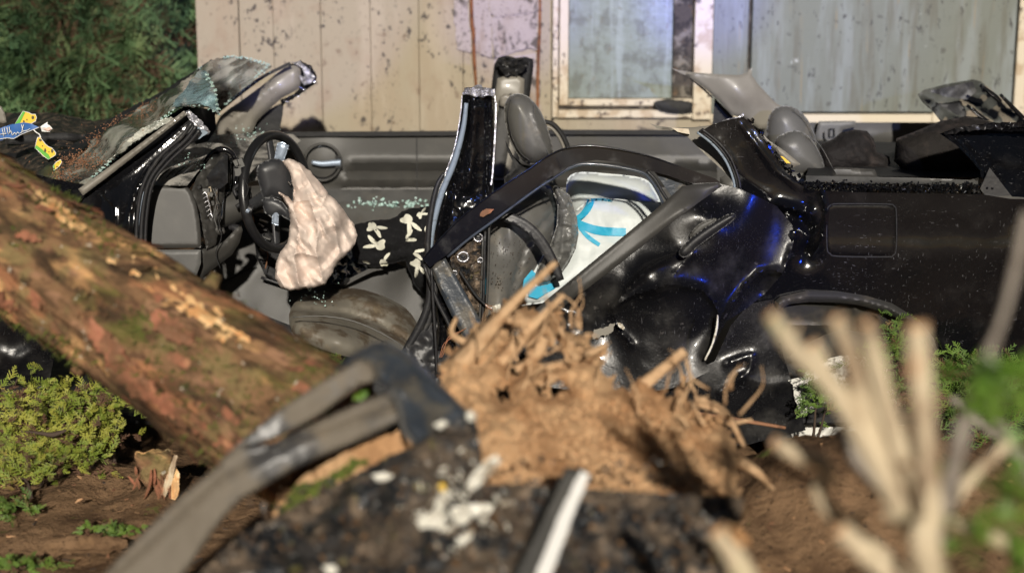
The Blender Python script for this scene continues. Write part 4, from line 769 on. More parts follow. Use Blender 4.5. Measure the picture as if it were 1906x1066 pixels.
tg = patch('folded_tailgate', [(1708, 176), (1718, 168), (1760, 157), (1812, 148), (1826, 152), (1846, 168), (1870, 188), (1906, 216), (1990, 280), (1990, 300), (1780, 244), (1762, 240), (1738, 210), (1716, 190)], [(1710, 176, 1.3), (1820, 150, 1.45), (1906, 220, 1.1), (1760, 240, .9)], 'blackgloss', car, thick=.04, step=5, cr=(.012, 40),
      bumps=[('r', [(1718, 178), (1780, 215), (1830, 236)], 5, .03), ('r', [(1830, 160), (1880, 205), (1910, 226)], 5, .04), ('t', [(1800, 190), (1850, 226)], 10, -.04)])
patch('torn_liner', [(1728, 170), (1810, 152), (1818, 170), (1800, 186), (1760, 180)], 1.22, 'rubber', tg, thick=.01, step=4, cr=(.004, 30))
for q in ([(1824, 158), (1850, 178), (1862, 190)], [(1800, 196), (1852, 238)], [(1862, 176), (1906, 222)]):
    V, Fc = ptube(q, [3, 5, 4][:len(q)], 1.08, sides=7); mk('strut', V, Fc, 'blackgloss', tg)
# ---- rear wheel, arch
fl = patch('arch_flare', [(1440, 562), (1452, 552), (1500, 541), (1560, 542), (1612, 550), (1660, 564), (1712, 596), (1738, 628), (1748, 660), (1728, 650), (1712, 622), (1690, 602), (1650, 582), (1600, 568), (1560, 563), (1505, 562), (1470, 566), (1444, 580)], -.03, 'liner', car, thick=.05, step=4, round_=(.03, 12))
patch('arch_liner', [(1436, 566), (1500, 556), (1600, 562), (1660, 580), (1720, 625), (1750, 670), (1740, 780), (1440, 780)], [(1500, 560, .05), (1650, 580, .05), (1600, 680, .3), (1740, 740, .2), (1440, 760, .2)], 'liner', car, thick=.01, step=7, nz=(.012, 60), bumps=[('r', [(1440, 608), (1560, 604)], 4, .02), ('r', [(1592, 570), (1586, 640)], 4, .02)])
wc = P(1572, 762, .20)
wh = thing('x', 'x', 'x', wc); del wh['label'], wh['category']; wh.name = 'rear_wheel'; wh.parent = car; wh.location = wc - Vector(car['_o'])
def lathe(prof, c, n=40):        # profile (r, y) around the Y axis
    V = [(c.x + r * math.cos(a), c.y + y, c.z + r * math.sin(a)) for a in np.linspace(0, 2 * math.pi, n, endpoint=False) for r, y in prof]; k = len(prof)
    return V, [(i * k + j, ((i + 1) % n) * k + j, ((i + 1) % n) * k + j + 1, i * k + j + 1) for i in range(n) for j in range(k - 1)]
V, Fc = lathe([(.19, -.02), (.205, -.05), (.25, -.07), (.285, -.05), (.295, 0), (.295, .1), (.2, .13)], wc); mk('tyre', V, Fc, 'tyre', wh)
V, Fc = lathe([(.02, -.03), (.07, -.03), (.075, -.02), (.15, -.01), (.165, -.045), (.196, -.055), (.2, -.02), (.19, .05)], wc); rm = mk('rim', V, Fc, 'hubcap', wh)
for k in range(7):
    a = 2 * math.pi * k / 7 + .4; V, Fc = tube([wc + Vector((math.cos(a) * q, -.03, math.sin(a) * q)) for q in (.06, .12, .175)], [.016, .02, .028], 6, 3, flat=.5); mk('wheel_spoke', V, Fc, 'hubcap', rm)
patch('wheel_trim_edge', [(1466, 708), (1486, 702), (1515, 698), (1520, 704), (1492, 708), (1490, 730), (1494, 752), (1500, 768), (1492, 772), (1478, 740), (1476, 716)], -.05, 'hubcap', car, thick=.02, step=3, rag=1)
patch('wheel_trim_face', [(1494, 712), (1520, 706), (1532, 714), (1530, 752), (1500, 768), (1496, 744)], -.02, 'hubcap', car, thick=.02, step=4)
# lower rear bumper, sills
patch('rear_bumper', [(1745, 640), (1850, 655), (1990, 668), (1990, 800), (1760, 780), (1748, 720)], [(1745, 650, .06), (1990, 668, .1), (1850, 780, .2)], 'paint_dull', car, thick=.03, step=10, bumps=[('t', [(1745, 672), (1990, 690)], 3, -.01)])
patch('sill', [(740, 690), (830, 700), (1010, 700), (1250, 740), (1300, 800), (740, 800)], .05, 'black', car, thick=.05, step=14)
# ---- rear door (bent outwards, turned on its corner)
dY = [(800, 480, -.02), (1010, 300, -.03), (1330, 345, -.06), (1480, 440, -.03), (1100, 500, -.16), (1300, 420, -.17), (1250, 560, -.20), (1320, 660, -.17), (1100, 690, -.17), (1000, 600, -.15), (1440, 560, -.06)]
dr = patch('rear_door', [(1340, 342), (1372, 350), (1410, 366), (1446, 384), (1474, 418), (1479, 440), (1470, 480), (1454, 512), (1425, 545), (1392, 572), (1352, 598), (1338, 622), (1326, 650), (1312, 672), (1322, 690), (1260, 720), (1180, 735), (1100, 730), (1020, 720), (950, 700), (930, 650), (975, 610), (1040, 560), (1120, 500), (1200, 436), (1270, 380), (1300, 360)],
      dY, 'paint_dull', car, thick=.03, step=4.5, cr=(.0016, 90), seed=6,
      bumps=[('e', 1245, 590, 100, 60, 0, -.03), ('r', [(1140, 572), (1180, 548), (1250, 528), (1310, 540), (1337, 575), (1336, 615), (1318, 660)], 8, .03), ('r', [(1150, 560), (1205, 500), (1265, 470)], 8, .026), ('r', [(1140, 572), (1150, 610), (1175, 640)], 6, .016), ('g', 1215, 520, 24, .03), ('g', 1130, 590, 34, -.03),
             ('r', [(1035, 580), (1070, 586), (1090, 600)], 4, .016), ('g', 1060, 600, 14, -.016), ('r', [(1345, 592), (1385, 530), (1412, 505), (1445, 503), (1456, 510)], 5, .028), ('g', 1420, 545, 18, -.03), ('r', [(1456, 510), (1472, 460)], 4, .012),
             ('g', 1300, 440, 26, -.012), ('r', [(1290, 472), (1255, 510)], 9, .012), ('g', 1400, 430, 30, .012)])
patch('belt_moulding', [(1337, 340), (1344, 346), (1330, 356), (1302, 376), (1250, 414), (1180, 470), (1100, 532), (1020, 592), (960, 636), (946, 622), (1000, 572), (1080, 506), (1160, 440), (1220, 390), (1262, 354), (1270, 346), (1300, 342)], dY, 'plastic', dr, thick=.03, step=5, off=-.022, round_=(.014, 9), bumps=[('t', [(1268, 350), (1180, 424), (1020, 560)], 7, .006)])
wf = patch('window_frame', [(786, 480), (810, 454), (862, 401), (937, 345), (979, 318), (1010, 296), (1045, 277), (1085, 270), (1130, 273), (1200, 287), (1260, 307), (1330, 332), (1342, 340), (1300, 346), (1240, 326), (1195, 314), (1150, 302), (1110, 298), (1075, 303), (1050, 315), (1020, 332), (997, 349), (930, 398), (870, 442), (831, 475), (800, 498)],
      [(790, 480, -.05), (1010, 300, -.04), (1085, 275, -.035), (1330, 338, -.06)], 'gloss_frame', dr, thick=.035, step=4)
V, Fc = ptube([(833, 478), (872, 445), (932, 401), (999, 352), (1030, 332), (1062, 312), (1090, 305), (1140, 309), (1192, 320), (1208, 332), (1222, 352), (1234, 378)], [2.8] * 12, -.05, sides=7, n=5); mk('window_channel', V, Fc, 'channel', wf)
V, Fc = ptube([(790, 478), (812, 453), (864, 400), (938, 345), (980, 318), (1011, 296), (1046, 278), (1086, 271.5), (1130, 274.5), (1200, 288.5), (1260, 308.5), (1326, 332)], 1.5, -.05, sides=6, n=5); mk('outer_lip', V, Fc, 'gloss_frame', wf)
V, Fc = ptube([(1204, 318), (1220, 335), (1232, 356), (1244, 374)], 3.4, -.045, sides=7, n=3); mk('window_channel', V, Fc, 'rubber', wf)
patch('quarter_glass', [(1216, 316), (1250, 322), (1300, 342), (1270, 348), (1250, 366)], -.02, 'block', wf, thick=.006, step=4)
patch('window_frame_post', [(802, 500), (814, 488), (829, 480), (850, 516), (876, 562), (898, 602), (905, 640), (880, 650), (862, 628), (840, 586), (818, 540)], [(802, 500, -.06), (829, 480, -.06), (890, 630, -.08)], 'block', dr, thick=.03, step=4, round_=(.01, 5), bumps=[('r', [(806, 500), (850, 590), (870, 630)], 3, .006)])
V, Fc = ptube([(789, 492), (812, 556), (832, 596), (856, 650), (872, 700)], [3, 4, 4, 4, 4], -.075, sides=7); mk('post_seal', V, Fc, 'rubber', dr)
patch('paint_scrape', [(898, 392), (906, 388), (920, 390), (912, 397), (900, 404), (893, 402)], -.068, 'redbark', wf, thick=.002, step=3, rag=2)
hp = patch('door_handle', [(1266, 476), (1264, 466), (1276, 452), (1300, 432), (1330, 412), (1356, 398), (1368, 398), (1370, 404), (1360, 414), (1330, 436), (1300, 458), (1278, 478)], -.235, 'rubber', dr, puff=.024, puff_r=9, step=3, smooth_o=2)
patch('handle_cup', [(1284, 444), (1288, 430), (1302, 416), (1320, 408), (1334, 406), (1330, 416), (1306, 436)], -.19, 'plastic', dr, puff=.008, puff_r=8, step=3, smooth_o=2)
V, Fc = ptube([(1336, 586), (1334, 610), (1326, 640), (1312, 670)], [1.2, 2.6, 2.2, 2.2], -.215, sides=6); mk('bare_metal_tear', V, Fc, 'shard', dr)
patch('bare_metal_tear', [(1149, 600), (1156, 602), (1163, 610), (1160, 614), (1152, 608)], -.205, 'shard', dr, thick=.003, step=2, rag=2)
patch('bare_metal_tear', [(1100, 622), (1112, 612), (1130, 608), (1144, 600), (1142, 612), (1128, 622), (1112, 630), (1102, 632)], -.185, 'trim', dr, thick=.003, step=3, rag=7)
patch('lower_door_skin', [(1394, 566), (1440, 556), (1448, 600), (1458, 660), (1474, 712), (1490, 768), (1500, 800), (1380, 830), (1150, 800), (1100, 730), (1210, 712), (1290, 690), (1330, 672), (1345, 640), (1360, 606)], [(1440, 560, -.02), (1490, 768, -.03), (1150, 760, -.05), (1350, 640, -.03), (1380, 700, -.045)], 'paint_dull', car, thick=.02, step=5, cr=(.0015, 90), seed=9,
      bumps=[('r', [(1350, 676), (1400, 660), (1396, 690), (1340, 730)], 5, .010), ('t', [(1380, 704), (1430, 716), (1474, 712)], 10, .008)])
# ================================================================== LOOSE THINGS IN THE CAR
sf = thing('fleece_blanket', 'black fleece with cream rabbit head print lying across the centre console', 'blanket', P(730, 500, .7))
fY = [(660, 440, .66), (740, 440, .62), (800, 420, .66), (780, 520, .62)]; fb_ = [('r', [(745, 400), (752, 430), (768, 455)], 8, -.03), ('r', [(665, 470), (720, 470), (790, 450)], 9, -.015), ('r', [(690, 425), (740, 440)], 9, .012)]
fo = [(661, 418), (690, 411), (724, 408), (740, 402), (748, 393), (768, 387), (798, 384), (826, 376), (830, 470), (812, 520), (800, 548), (786, 548), (770, 530), (760, 500), (755, 486), (738, 488), (712, 496), (690, 498), (668, 490), (656, 470), (655, 440)]
cl = patch('blanket_cloth', fo, fY, 'fleece', sf, puff=.07, puff_r=34, step=4, bumps=fb_, cr=(.007, 34), seed=5, rag=2)
def bunny(cx, cy, s, ang, parts='ehb'):
    out = []; c, n = math.cos(R(ang)), math.sin(R(ang))
    def T(pts): return [(cx + (x * c - y * n) * s, cy + (x * n + y * c) * s) for x, y in pts]
    if 'e' in parts: out.append(T([(-.1, -.2), (-.35, -.6), (-.5, -1.25), (-.3, -1.2), (-.05, -.8), (.06, -.25)])); 
    if 'h' in parts: out.append(T([(.05, -.2), (.2, -.75), (.62, -1.15), (.72, -.95), (.5, -.5), (.25, -.1)]))
    if 'b' in parts: out.append(T([(-.15, -.2), (.2, -.22), (.5, .0), (.72, .28), (.6, .5), (.3, .48), (.0, .62), (-.25, .4), (-.32, .05)]))
    return out
ydraw = onto(cl, .003, .6)         # print lies on the cloth
for (cx, cy, s, an, pp) in ((696, 421, 19, 118, 'ehb'), (762, 410, 22, 150, 'ehb'), (704, 458, 21, -75, 'ehb'), (712, 486, 16, 10, 'bh'), (752, 446, 18, 60, 'eh'), (782, 398, 12, 60, 'ehb'), (796, 424, 18, 0, 'bh'), (768, 468, 18, 100, 'eh'), (778, 492, 19, 160, 'ehb'), (674, 485, 12, 80, 'h')):
    for pl in bunny(cx, cy, s, an, pp): patch('rabbit_print', pl, ydraw, 'print', sf, thick=.0015, step=4, smooth_o=2, cr=None)
sb = thing('woven_carrier_bag', 'white woven carrier bag with turquoise trim on the rear bench', 'bag', P(1120, 540, .5))
patch('bag_roll', [(1054, 345), (1062, 326), (1085, 320), (1130, 323), (1180, 328), (1206, 336), (1220, 356), (1230, 382), (1200, 400), (1100, 400), (1060, 400)], .52, 'bagwhite', sb, puff=.10, puff_r=45, step=5, cr=(.005, 60), smooth_o=2)
bgb = patch('bag_body', [(1060, 400), (1096, 372), (1150, 370), (1230, 376), (1236, 420), (1130, 500), (1040, 560), (960, 570), (965, 510), (1000, 470), (1050, 430)], [(1096, 380, .38), (1230, 380, .36), (960, 560, .25)], 'bagwhite', sb, puff=.05, puff_r=30, step=5, cr=(.007, 60), seed=4)
for pl, wd in (([(1100, 373), (1094, 388), (1080, 404), (1064, 412)], [14, 13, 12, 14]), ([(1060, 408), (1090, 422), (1120, 430), (1165, 432)], [12, 15, 16, 15]), ([(1078, 424), (1096, 442), (1116, 456)], [5, 8, 7]), ([(1100, 372), (1120, 371), (1140, 374)], [5, 5, 4])):
    ribbon('turquoise_band', pl, wd, onto(bgb, .004, .3), 'bagblue', sb, thick=.003, step=4)
patch('turquoise_band', [(975, 520), (990, 502), (998, 510), (994, 530), (980, 545), (972, 540)], .2, 'bagblue', sb, thick=.006, step=4)
patch('turquoise_band', [(982, 536), (1030, 526), (1034, 536), (1000, 556), (984, 552)], .19, 'bagblue', sb, thick=.006, step=4)
gb = patch('plastic_sack', [(1022, 340), (1030, 336), (1044, 352), (1060, 362), (1066, 380), (1074, 405), (1077, 436), (1072, 462), (1060, 488), (1044, 510), (1020, 530), (1002, 534), (996, 512), (1004, 490), (1022, 460), (1036, 420), (1038, 380)], .2, 'binbag', None, puff=.055, puff_r=24, step=3.5, cr=[(.011, 26)], seed=8,
      bumps=[('r', [(1034, 345), (1050, 400), (1046, 470), (1020, 525)], 4, .014), ('r', [(1040, 350), (1064, 410), (1060, 470)], 4, .012), ('r', [(1038, 380), (1038, 440), (1012, 500)], 4, .012)])
tag(gb, 'crumpled grey plastic sack between the seat backrest and the white bag', 'sack')
bl = ribbon('seat_belt', [(880, 404), (920, 400), (958, 409), (990, 430), (1014, 460), (1032, 492), (1044, 522)], [14, 17, 20, 21, 20, 17, 13], .06, 'rubber', car, thick=.012, step=4, round_=(.006, 5), bumps=[('r', [(920, 404), (958, 414), (986, 436), (1008, 468), (1038, 520)], 2.5, .005)])
d1 = patch('dark_bag', [(1519, 285), (1530, 268), (1552, 258), (1566, 246), (1590, 241), (1614, 244), (1626, 258), (1632, 282), (1655, 292), (1660, 318), (1560, 330), (1530, 325)], .85, 'bagdark', None, puff=.12, puff_r=40, step=5, cr=(.014, 44), seed=3)
tag(d1, 'slumped black fabric bag just behind the rear headrests', 'bag')
d2 = patch('dark_bag', [(1664, 300), (1668, 258), (1700, 246), (1748, 226), (1800, 216), (1860, 230), (1880, 330), (1760, 336), (1690, 326)], .75, 'bagdark', None, puff=.14, puff_r=50, step=6, cr=(.012, 60), seed=11)
tag(d2, 'large angular black bag at the back of the boot', 'bag')

# ================================================================== TAGS ON THE BONNET
def teddy_card(ol, ears, m, nm, lab, stripe, Y):
    o = patch(nm, ol, Y, m, None, thick=.002, step=4); tag(o, lab, 'card tag')
    patch('stripe', stripe, Y, 'taggreen', o, thick=.001, step=4, off=-.0022)
    for (u, v, a, b_) in ears: patch('printed_spot', [(u + a * math.cos(t), v + b_ * math.sin(t)) for t in np.linspace(0, 5.6, 9)], Y, 'tagdark', o, thick=.001, step=3, off=-.0022)
    b = B(); V, Fc = ptube([(q[0], q[1]) for q in ol] + [ol[0]], .7, field(Y)(np.array([ol[0][0]]), np.array([ol[0][1]]))[0], sides=4, n=1); b.add(V, Fc); b.build('white_edge', 'tagwhite', o)
    return o
teddy_card([(28, 231), (43, 207), (54, 210), (59, 213), (66, 213), (68, 219), (66, 226), (60, 229), (57, 233)], [(61, 219, 2.5, 3.5), (50, 223, 1.2, 1.6), (44, 226, 2, 2)], 'tagyellow', 'card_tag', 'upright yellow and green cardboard tag behind the blue ticket', [(28, 231), (43, 207), (47, 209), (36, 231)], .40)
teddy_card([(65, 275), (68, 262), (70, 256), (74, 255), (78, 260), (84, 268), (90, 273), (97, 276), (104, 285), (103, 289), (90, 297), (80, 290)], [(75, 261, 3, 2.5), (84, 280, 2, 4), (97, 281, 2, 4), (79, 272, 1.2, 1.2), (91, 283, 1.2, 1.2)], 'tagyellow', 'card_tag', 'yellow and green cardboard tag hanging from a loop below the blue ticket', [(65, 275), (68, 270), (90, 287), (94, 294), (90, 297)], .36)
teddy_card([(99, 309), (104, 302), (113, 297), (115, 302), (110, 310), (100, 318)], [(108, 303, 1, 1)], 'tagyellow', 'card_tag', 'small dirty yellow tag half buried in conifer litter on the windscreen', [(99, 309), (101, 306), (102, 315), (100, 318)], .25)
bt = patch('blue_ticket', [(2, 238), (20, 232), (45, 228), (58, 230), (73, 237), (58, 243), (45, 248), (34, 252), (26, 258), (14, 256), (4, 261), (-6, 262), (-10, 244)], .38, 'tagblue', None, thick=.002, step=4, nz=(.004, 20)); tag(bt, 'blue printed paper ticket with white lettering on the bonnet', 'ticket')
b = B()
for q in ([(4, 239), (7, 254)], [(8, 238), (10, 250)], [(13, 237), (15, 249)], [(17, 236), (19, 247)], [(40, 232), (43, 245)], [(44, 232), (40, 246)], [(0, 250), (12, 249)], [(16, 250), (20, 243), (23, 252), (27, 247), (30, 251)], [(30, 251), (33, 246), (36, 249), (44, 244), (50, 243), (56, 240)], [(-8, 260), (14, 257), (26, 258), (40, 250), (58, 243), (73, 237)]):
    V, Fc = ptube(q, .7, .373, sides=4, n=2); b.add(V, Fc)
b.build('lettering', 'tagwhite', bt)
wt = patch('white_tag', [(75, 236), (84, 230), (89, 227), (88, 232), (92, 233), (98, 240), (92, 246), (78, 245)], .36, 'tagwhite', None, thick=.003, step=3, bumps=[('r', [(77, 236), (92, 240)], 3, .01)]); tag(wt, 'small folded white and pink card tag beside the blue ticket', 'card tag')
patch('pink_print', [(80, 240), (92, 236), (96, 240), (90, 244)], .348, 'tagpink', wt, thick=.001, step=3)
V, Fc = ptube([(62, 241), (68, 247), (73, 250), (76, 256)], 1.2, .37, sides=5); tag(mk('tag_loop', V, Fc, 'tagwhite'), 'thin white string loop joining the blue ticket and hanging yellow tag', 'string')
sp = patch('plastic_scrap', [(-8, 195), (2, 198), (9, 210), (12, 228), (6, 230), (-8, 226)], .5, 'trim', None, thick=.01, step=3, round_=(.006, 3)); tag(sp, 'pale grey plastic scrap standing at the extreme left above the ticket', 'scrap')

# ================================================================== FALLEN TREE
log = thing('fallen_tree_trunk', 'mossy reddish tree trunk lying diagonally across the front of the car', 'tree trunk', (-.6, -1.3, .5))
A0 = P(-330, 225, -.80); A1 = P(625, 838, -1.55); ax = (A1 - A0).normalized(); Lg = (A1 - A0).length
Rl = .158; q = ax.to_track_quat('Z', 'Y').to_matrix(); V = []; n1, n2 = 190, 120
def lr(a, z):
    p = Vector((math.cos(a) * 1.1, math.sin(a) * 1.1, z * 1.5)); r = Rl * (1 + .09 * NZ.noise(p * 1.1))
    r += .006 * NZ.fractal(Vector((math.cos(a) * 7, math.sin(a) * 7, z * 5)), 1, 2, 4)
    pl = NZ.noise(Vector((math.cos(a) * 4.2, math.sin(a) * 4.2, z * 1.7 + 4)))
    return r + .010 * max(0, min(1, (pl + .05) * 14)) + .006 * max(0, min(1, (NZ.noise(Vector((math.cos(a) * 9, math.sin(a) * 9, z * 3 + 9))) - .1) * 12))
for i in range(n1 + 1):
    z = Lg * i / n1
    for k in range(n2):
        a = 2 * math.pi * k / n2; r = lr(a, z); V.append(A0 + q @ Vector((math.cos(a) * r, math.sin(a) * r, z)))
Fc = [(i * n2 + k, i * n2 + (k + 1) % n2, (i + 1) * n2 + (k + 1) % n2, (i + 1) * n2 + k) for i in range(n1) for k in range(n2)]
Fc += [tuple(range(n2))[::-1], tuple(n1 * n2 + k for k in range(n2))]
mk('bark', V, Fc, 'bark', log)
def logpoint(u, v):               # where the line of sight meets the trunk
    o = Vector((0, CY0, CZ)); d = (P(u, v, 0) - o).normalized(); w0 = o - A0; dd = d - ax * d.dot(ax); ww = w0 - ax * w0.dot(ax)
    a = dd.dot(dd); b = 2 * dd.dot(ww); c = ww.dot(ww) - (Rl + .014) ** 2; D = b * b - 4 * a * c
    if D < 0: return -1.0
    return (o + d * ((-b - math.sqrt(D)) / (2 * a))).y
def logY(U, V_): return np.array([logpoint(u, v) for u, v in zip(U, V_)])
for nm, ol, m_, t in (('exposed_wood', [(232, 470), (260, 478), (330, 520), (400, 560), (460, 600), (470, 625), (430, 640), (392, 625), (350, 590), (300, 545), (245, 520)], 'rawwood', .006),
                   ('exposed_wood', [(200, 480), (215, 478), (228, 492), (215, 502), (202, 495)], 'rawwood', .008),
                   ('peeled_bark', [(280, 582), (300, 578), (340, 600), (362, 618), (350, 640), (312, 632), (285, 610)], 'redbark', .014), ('peeled_bark', [(158, 585), (185, 600), (222, 640), (260, 690), (320, 735), (400, 790), (460, 835), (440, 850), (380, 815), (300, 765), (230, 715), (190, 660), (160, 620)], 'redbark', .012),
                   ('peeled_bark', [(-10, 540), (10, 548), (32, 572), (20, 580), (-10, 565)], 'redbark', .012), ('peeled_bark', [(28, 430), (70, 436), (75, 452), (40, 450)], 'redbark', .01), ('peeled_bark', [(60, 345), (120, 385), (160, 420), (140, 430), (80, 390)], 'rawwood', .006)):
    patch(nm, ol, logY, m_, log, thick=.02, step=6, off=-t + .012, rag=13, nz=(.012, 20), smooth_o=2)
b = B(); r_ = random.Random(5)
for i in range(9000):             # moss tufts, mostly along the underside and in clusters
    z = r_.uniform(0, Lg); a = r_.uniform(0, 2 * math.pi); c = NZ.noise(Vector((math.cos(a) * 2.4, math.sin(a) * 2.4, z * 2.6 + 9)))
    n_ = q @ Vector((math.cos(a), math.sin(a), 0)); 
    if c < .14 - .9 * max(0, -n_.z - .25): continue
    p = A0 + ax * z + n_ * (lr(a, z) - .002); d = (n_ + rv(r_) * .8).normalized() * r_.uniform(.008, .030); s = n_.cross(d).normalized() * .003
    if s.length < 1e-4: continue
    b.add([p - s, p + s, p + d], [(0, 1, 2)])
b.build('moss', 'moss', log, kind='stuff', smooth=False)

for (z, a, L) in ((Lg * .45, 3.6, .05), (Lg * .72, 1.2, .045), (Lg * .6, 4.4, .03)):
    n_ = q @ Vector((math.cos(a), math.sin(a), 0)); p = A0 + ax * z + n_ * Rl * .85; V, Fc = tube([p, p + n_ * L * .7, p + n_ * (L + .02)], [.035, .022, .015], 9, 3, rough=.6); mk('branch_stub', V, Fc, 'bark', log)
b = B()
for i in range(160):              # loose bark flakes standing off the trunk
    z = r_.uniform(Lg * .25, Lg); a = r_.uniform(0, 6.28); n_ = q @ Vector((math.cos(a), math.sin(a), 0)); t_ = n_.cross(ax); p = A0 + ax * z + n_ * (lr(a, z) + .001); L = r_.uniform(.02, .07); W = r_.uniform(.006, .018); e = n_ * r_.uniform(.003, .016)
    b.add([p - t_ * W, p + t_ * W, p + ax * L + t_ * W * .5 + e, p + ax * L - t_ * W * .6 + e, p - t_ * W * .9 - n_ * .004, p + t_ * W * .9 - n_ * .004], [(0, 1, 2, 3), (4, 3, 2, 5)], r_.choice([0, 0, 1]))
b.build('bark_flakes', None, log, mats=['bark', 'redbark'], kind='stuff', smooth=False)
# ================================================================== ROOT BALL
YO = -.35
rb = thing('root_ball', 'orange brown root ball with frayed roots below the crushed rear door', 'root ball', (.1, -1.9, .25))
patch('clay_clump', [(818, 700), (830, 650), (862, 640), (880, 610), (920, 585), (950, 560), (985, 535), (968, 575), (1010, 590), (1050, 560), (1040, 610), (1075, 630), (1105, 620), (1095, 660), (1130, 640), (1118, 690), (1160, 722), (1210, 712), (1250, 738), (1262, 715), (1280, 700), (1278, 740), (1300, 770), (1330, 772), (1352, 800), (1380, 850), (1372, 900), (1400, 960), (880, 935), (870, 860), (845, 770)],
      [(850, 650, -1.22), (1090, 640, -1.15), (1300, 780, -1.28), (900, 950, -1.70), (1300, 950, -1.62), (1000, 800, -1.46)], 'clay', rb, thick=.25, step=6, rag=20, nz=[(.03, 90), (.018, 30), (.008, 12)], round_=(.04, 30), holes=[[(935, 650), (965, 630), (985, 655), (975, 690), (945, 700)], [(1010, 640), (1040, 640), (1050, 665), (1025, 690), (1000, 672)], [(1000, 712), (1040, 705), (1060, 720), (1030, 742), (1000, 735)], [(950, 612), (975, 606), (980, 620), (960, 628)], [(920, 720), (945, 715), (950, 740), (930, 748)]])
b = B(); r_ = random.Random(11)
def root(px, r0, r1, Y, b=b, rough=.5): 
    n = len(px); V, Fc = ptube(px, [r0 + (r1 - r0) * i / (n - 1) for i in range(n)], Y, sides=7, rough=rough); b.add(V, Fc)
roots = []
cb = B()
for i in range(1500):
    u = r_.gauss(1090, 140); v = 920 - abs(r_.gauss(0, 100)); s_ = r_.uniform(.003, .012) * (1.8 if r_.random() < .05 else 1)
    if v < 700 or u < 850 or u > 1350 or v < 700 + abs(u - 1000) * .22: continue
    Y = field([(850, 650, -1.22), (1090, 640, -1.15), (1300, 780, -1.28), (900, 950, -1.70), (1300, 950, -1.62), (1000, 800, -1.46)])(np.array([u]), np.array([v]))[0]
    V, Fc = box(P(u, v, Y - r_.uniform(0, .015)), (s_, s_ * .8, s_ * .7), Matrix.Rotation(r_.uniform(0, 6), 3, Vector((r_.random(), 1, r_.random())))); cb.add(V, Fc)
cb.build('soil_crumbs', 'clay', rb, kind='stuff', smooth=False)
for px, r0, r1, Y in (([(850, 690), (905, 620), (960, 560), (1035, 488)], 20, 5, -1.25), ([(930, 680), (980, 620), (1050, 548)], 14, 5, -1.2), ([(985, 600), (940, 590), (960, 570)], 10, 6, -1.2), ([(1010, 625), (1000, 660), (960, 690)], 12, 6, -1.2), ([(1090, 720), (1080, 660), (1060, 640)], 16, 6, -1.15),
                      ([(1180, 730), (1230, 690), (1275, 652)], 12, 9, -1.2), ([(1290, 780), (1340, 790), (1400, 780)], 9, 3, -1.1), ([(1090, 665), (1130, 640)], 12, 4, -1.2), ([(1010, 720), (1030, 680), (1060, 690)], 10, 5, -1.2), ([(870, 640), (840, 620), (850, 590)], 8, 3, -1.2), ([(1330, 840), (1400, 870), (1440, 910)], 16, 6, -1.25), ([(1300, 745), (1350, 770), (1385, 830)], 10, 5, -1.2)):
    b2 = B(); root(px, r0, r1, Y, b2); b2.build('root', 'root', rb)
hair = B()
for i in range(55):
    u = r_.uniform(850, 1120) if i % 3 else r_.uniform(1180, 1400); v = r_.uniform(600, 745) if u < 1125 else r_.uniform(720, 800); a = r_.uniform(-2.6, -.4); L = r_.uniform(30, 110)
    pts = [(u, v)]; 
    for k in range(3): a += r_.uniform(-.7, .7); pts.append((pts[-1][0] + math.cos(a) * L / 3, pts[-1][1] + math.sin(a) * L / 3))
    V, Fc = ptube(pts, [r_.uniform(1.5, 4.5), 2.4, 1.5, .8], -1.25 + r_.uniform(-.12, .1), sides=5, n=3); hair.add(V, Fc)
hair.build('fine_roots', 'root', rb, kind='stuff')
YO = 0.0
V, Fc = ptube([(1268, 768), (1320, 772), (1380, 782), (1462, 796)], [5, 4, 4, 3], -.6, sides=7, rough=.4); tag(mk('bare_twig', V, Fc, 'twig'), 'thin straight reddish twig lying in front of the lower door skin', 'twig')

# ================================================================== FOREGROUND WRECKAGE
YO = -.35
bf = thing('bent_window_frame', 'bent dusty metal frame forking towards a dark corner piece in the foreground', 'car part', P(450, 1000, -1.9))
FY_ = [(250, 1040, -1.95), (420, 880, -1.85), (700, 700, -1.75), (740, 780, -1.75), (560, 800, -1.8)]
patch('frame_rail', [(60, 1200), (195, 1066), (259, 997), (330, 928), (407, 865), (428, 838), (459, 830), (508, 824), (558, 800), (638, 762), (700, 736), (736, 728), (748, 745), (750, 782), (700, 806), (650, 828), (598, 849), (540, 876), (498, 901), (450, 929), (420, 960), (399, 985), (378, 1018), (345, 1066), (240, 1220)], FY_, 'frame_metal', bf, thick=.045, step=7, round_=(.012, 7), nz=(.003, 60), sharp=40,
      bumps=[('t', [(200, 1090), (420, 890), (560, 818), (740, 760)], 6, -.008)])
patch('frame_rail', [(407, 862), (440, 826), (480, 794), (518, 762), (560, 735), (598, 710), (640, 684), (668, 668), (690, 676), (702, 700), (692, 712), (672, 716), (640, 738), (598, 770), (560, 792), (520, 812), (460, 834)], FY_, 'frame_metal', bf, thick=.045, step=6, off=.004, round_=(.008, 5), nz=(.003, 50), sharp=40)
patch('corner_piece', [(622, 690), (650, 662), (694, 636), (724, 634), (760, 655), (800, 694), (868, 762), (872, 776), (820, 800), (778, 828), (752, 792), (742, 744), (720, 718), (700, 700), (690, 678), (664, 672)], [(650, 665, -1.7), (868, 765, -1.72), (770, 820, -1.85)], 'block', bf, thick=.07, step=6, round_=(.025, 14), nz=(.008, 50), bumps=[('r', [(740, 730), (800, 700), (868, 765)], 20, .02)])
V, Fc = ptube([(728, 724), (744, 760), (752, 800), (772, 826)], [4, 5, 5, 4], -1.9, sides=7); mk('metal_lip', V, Fc, 'plastic_light', bf)
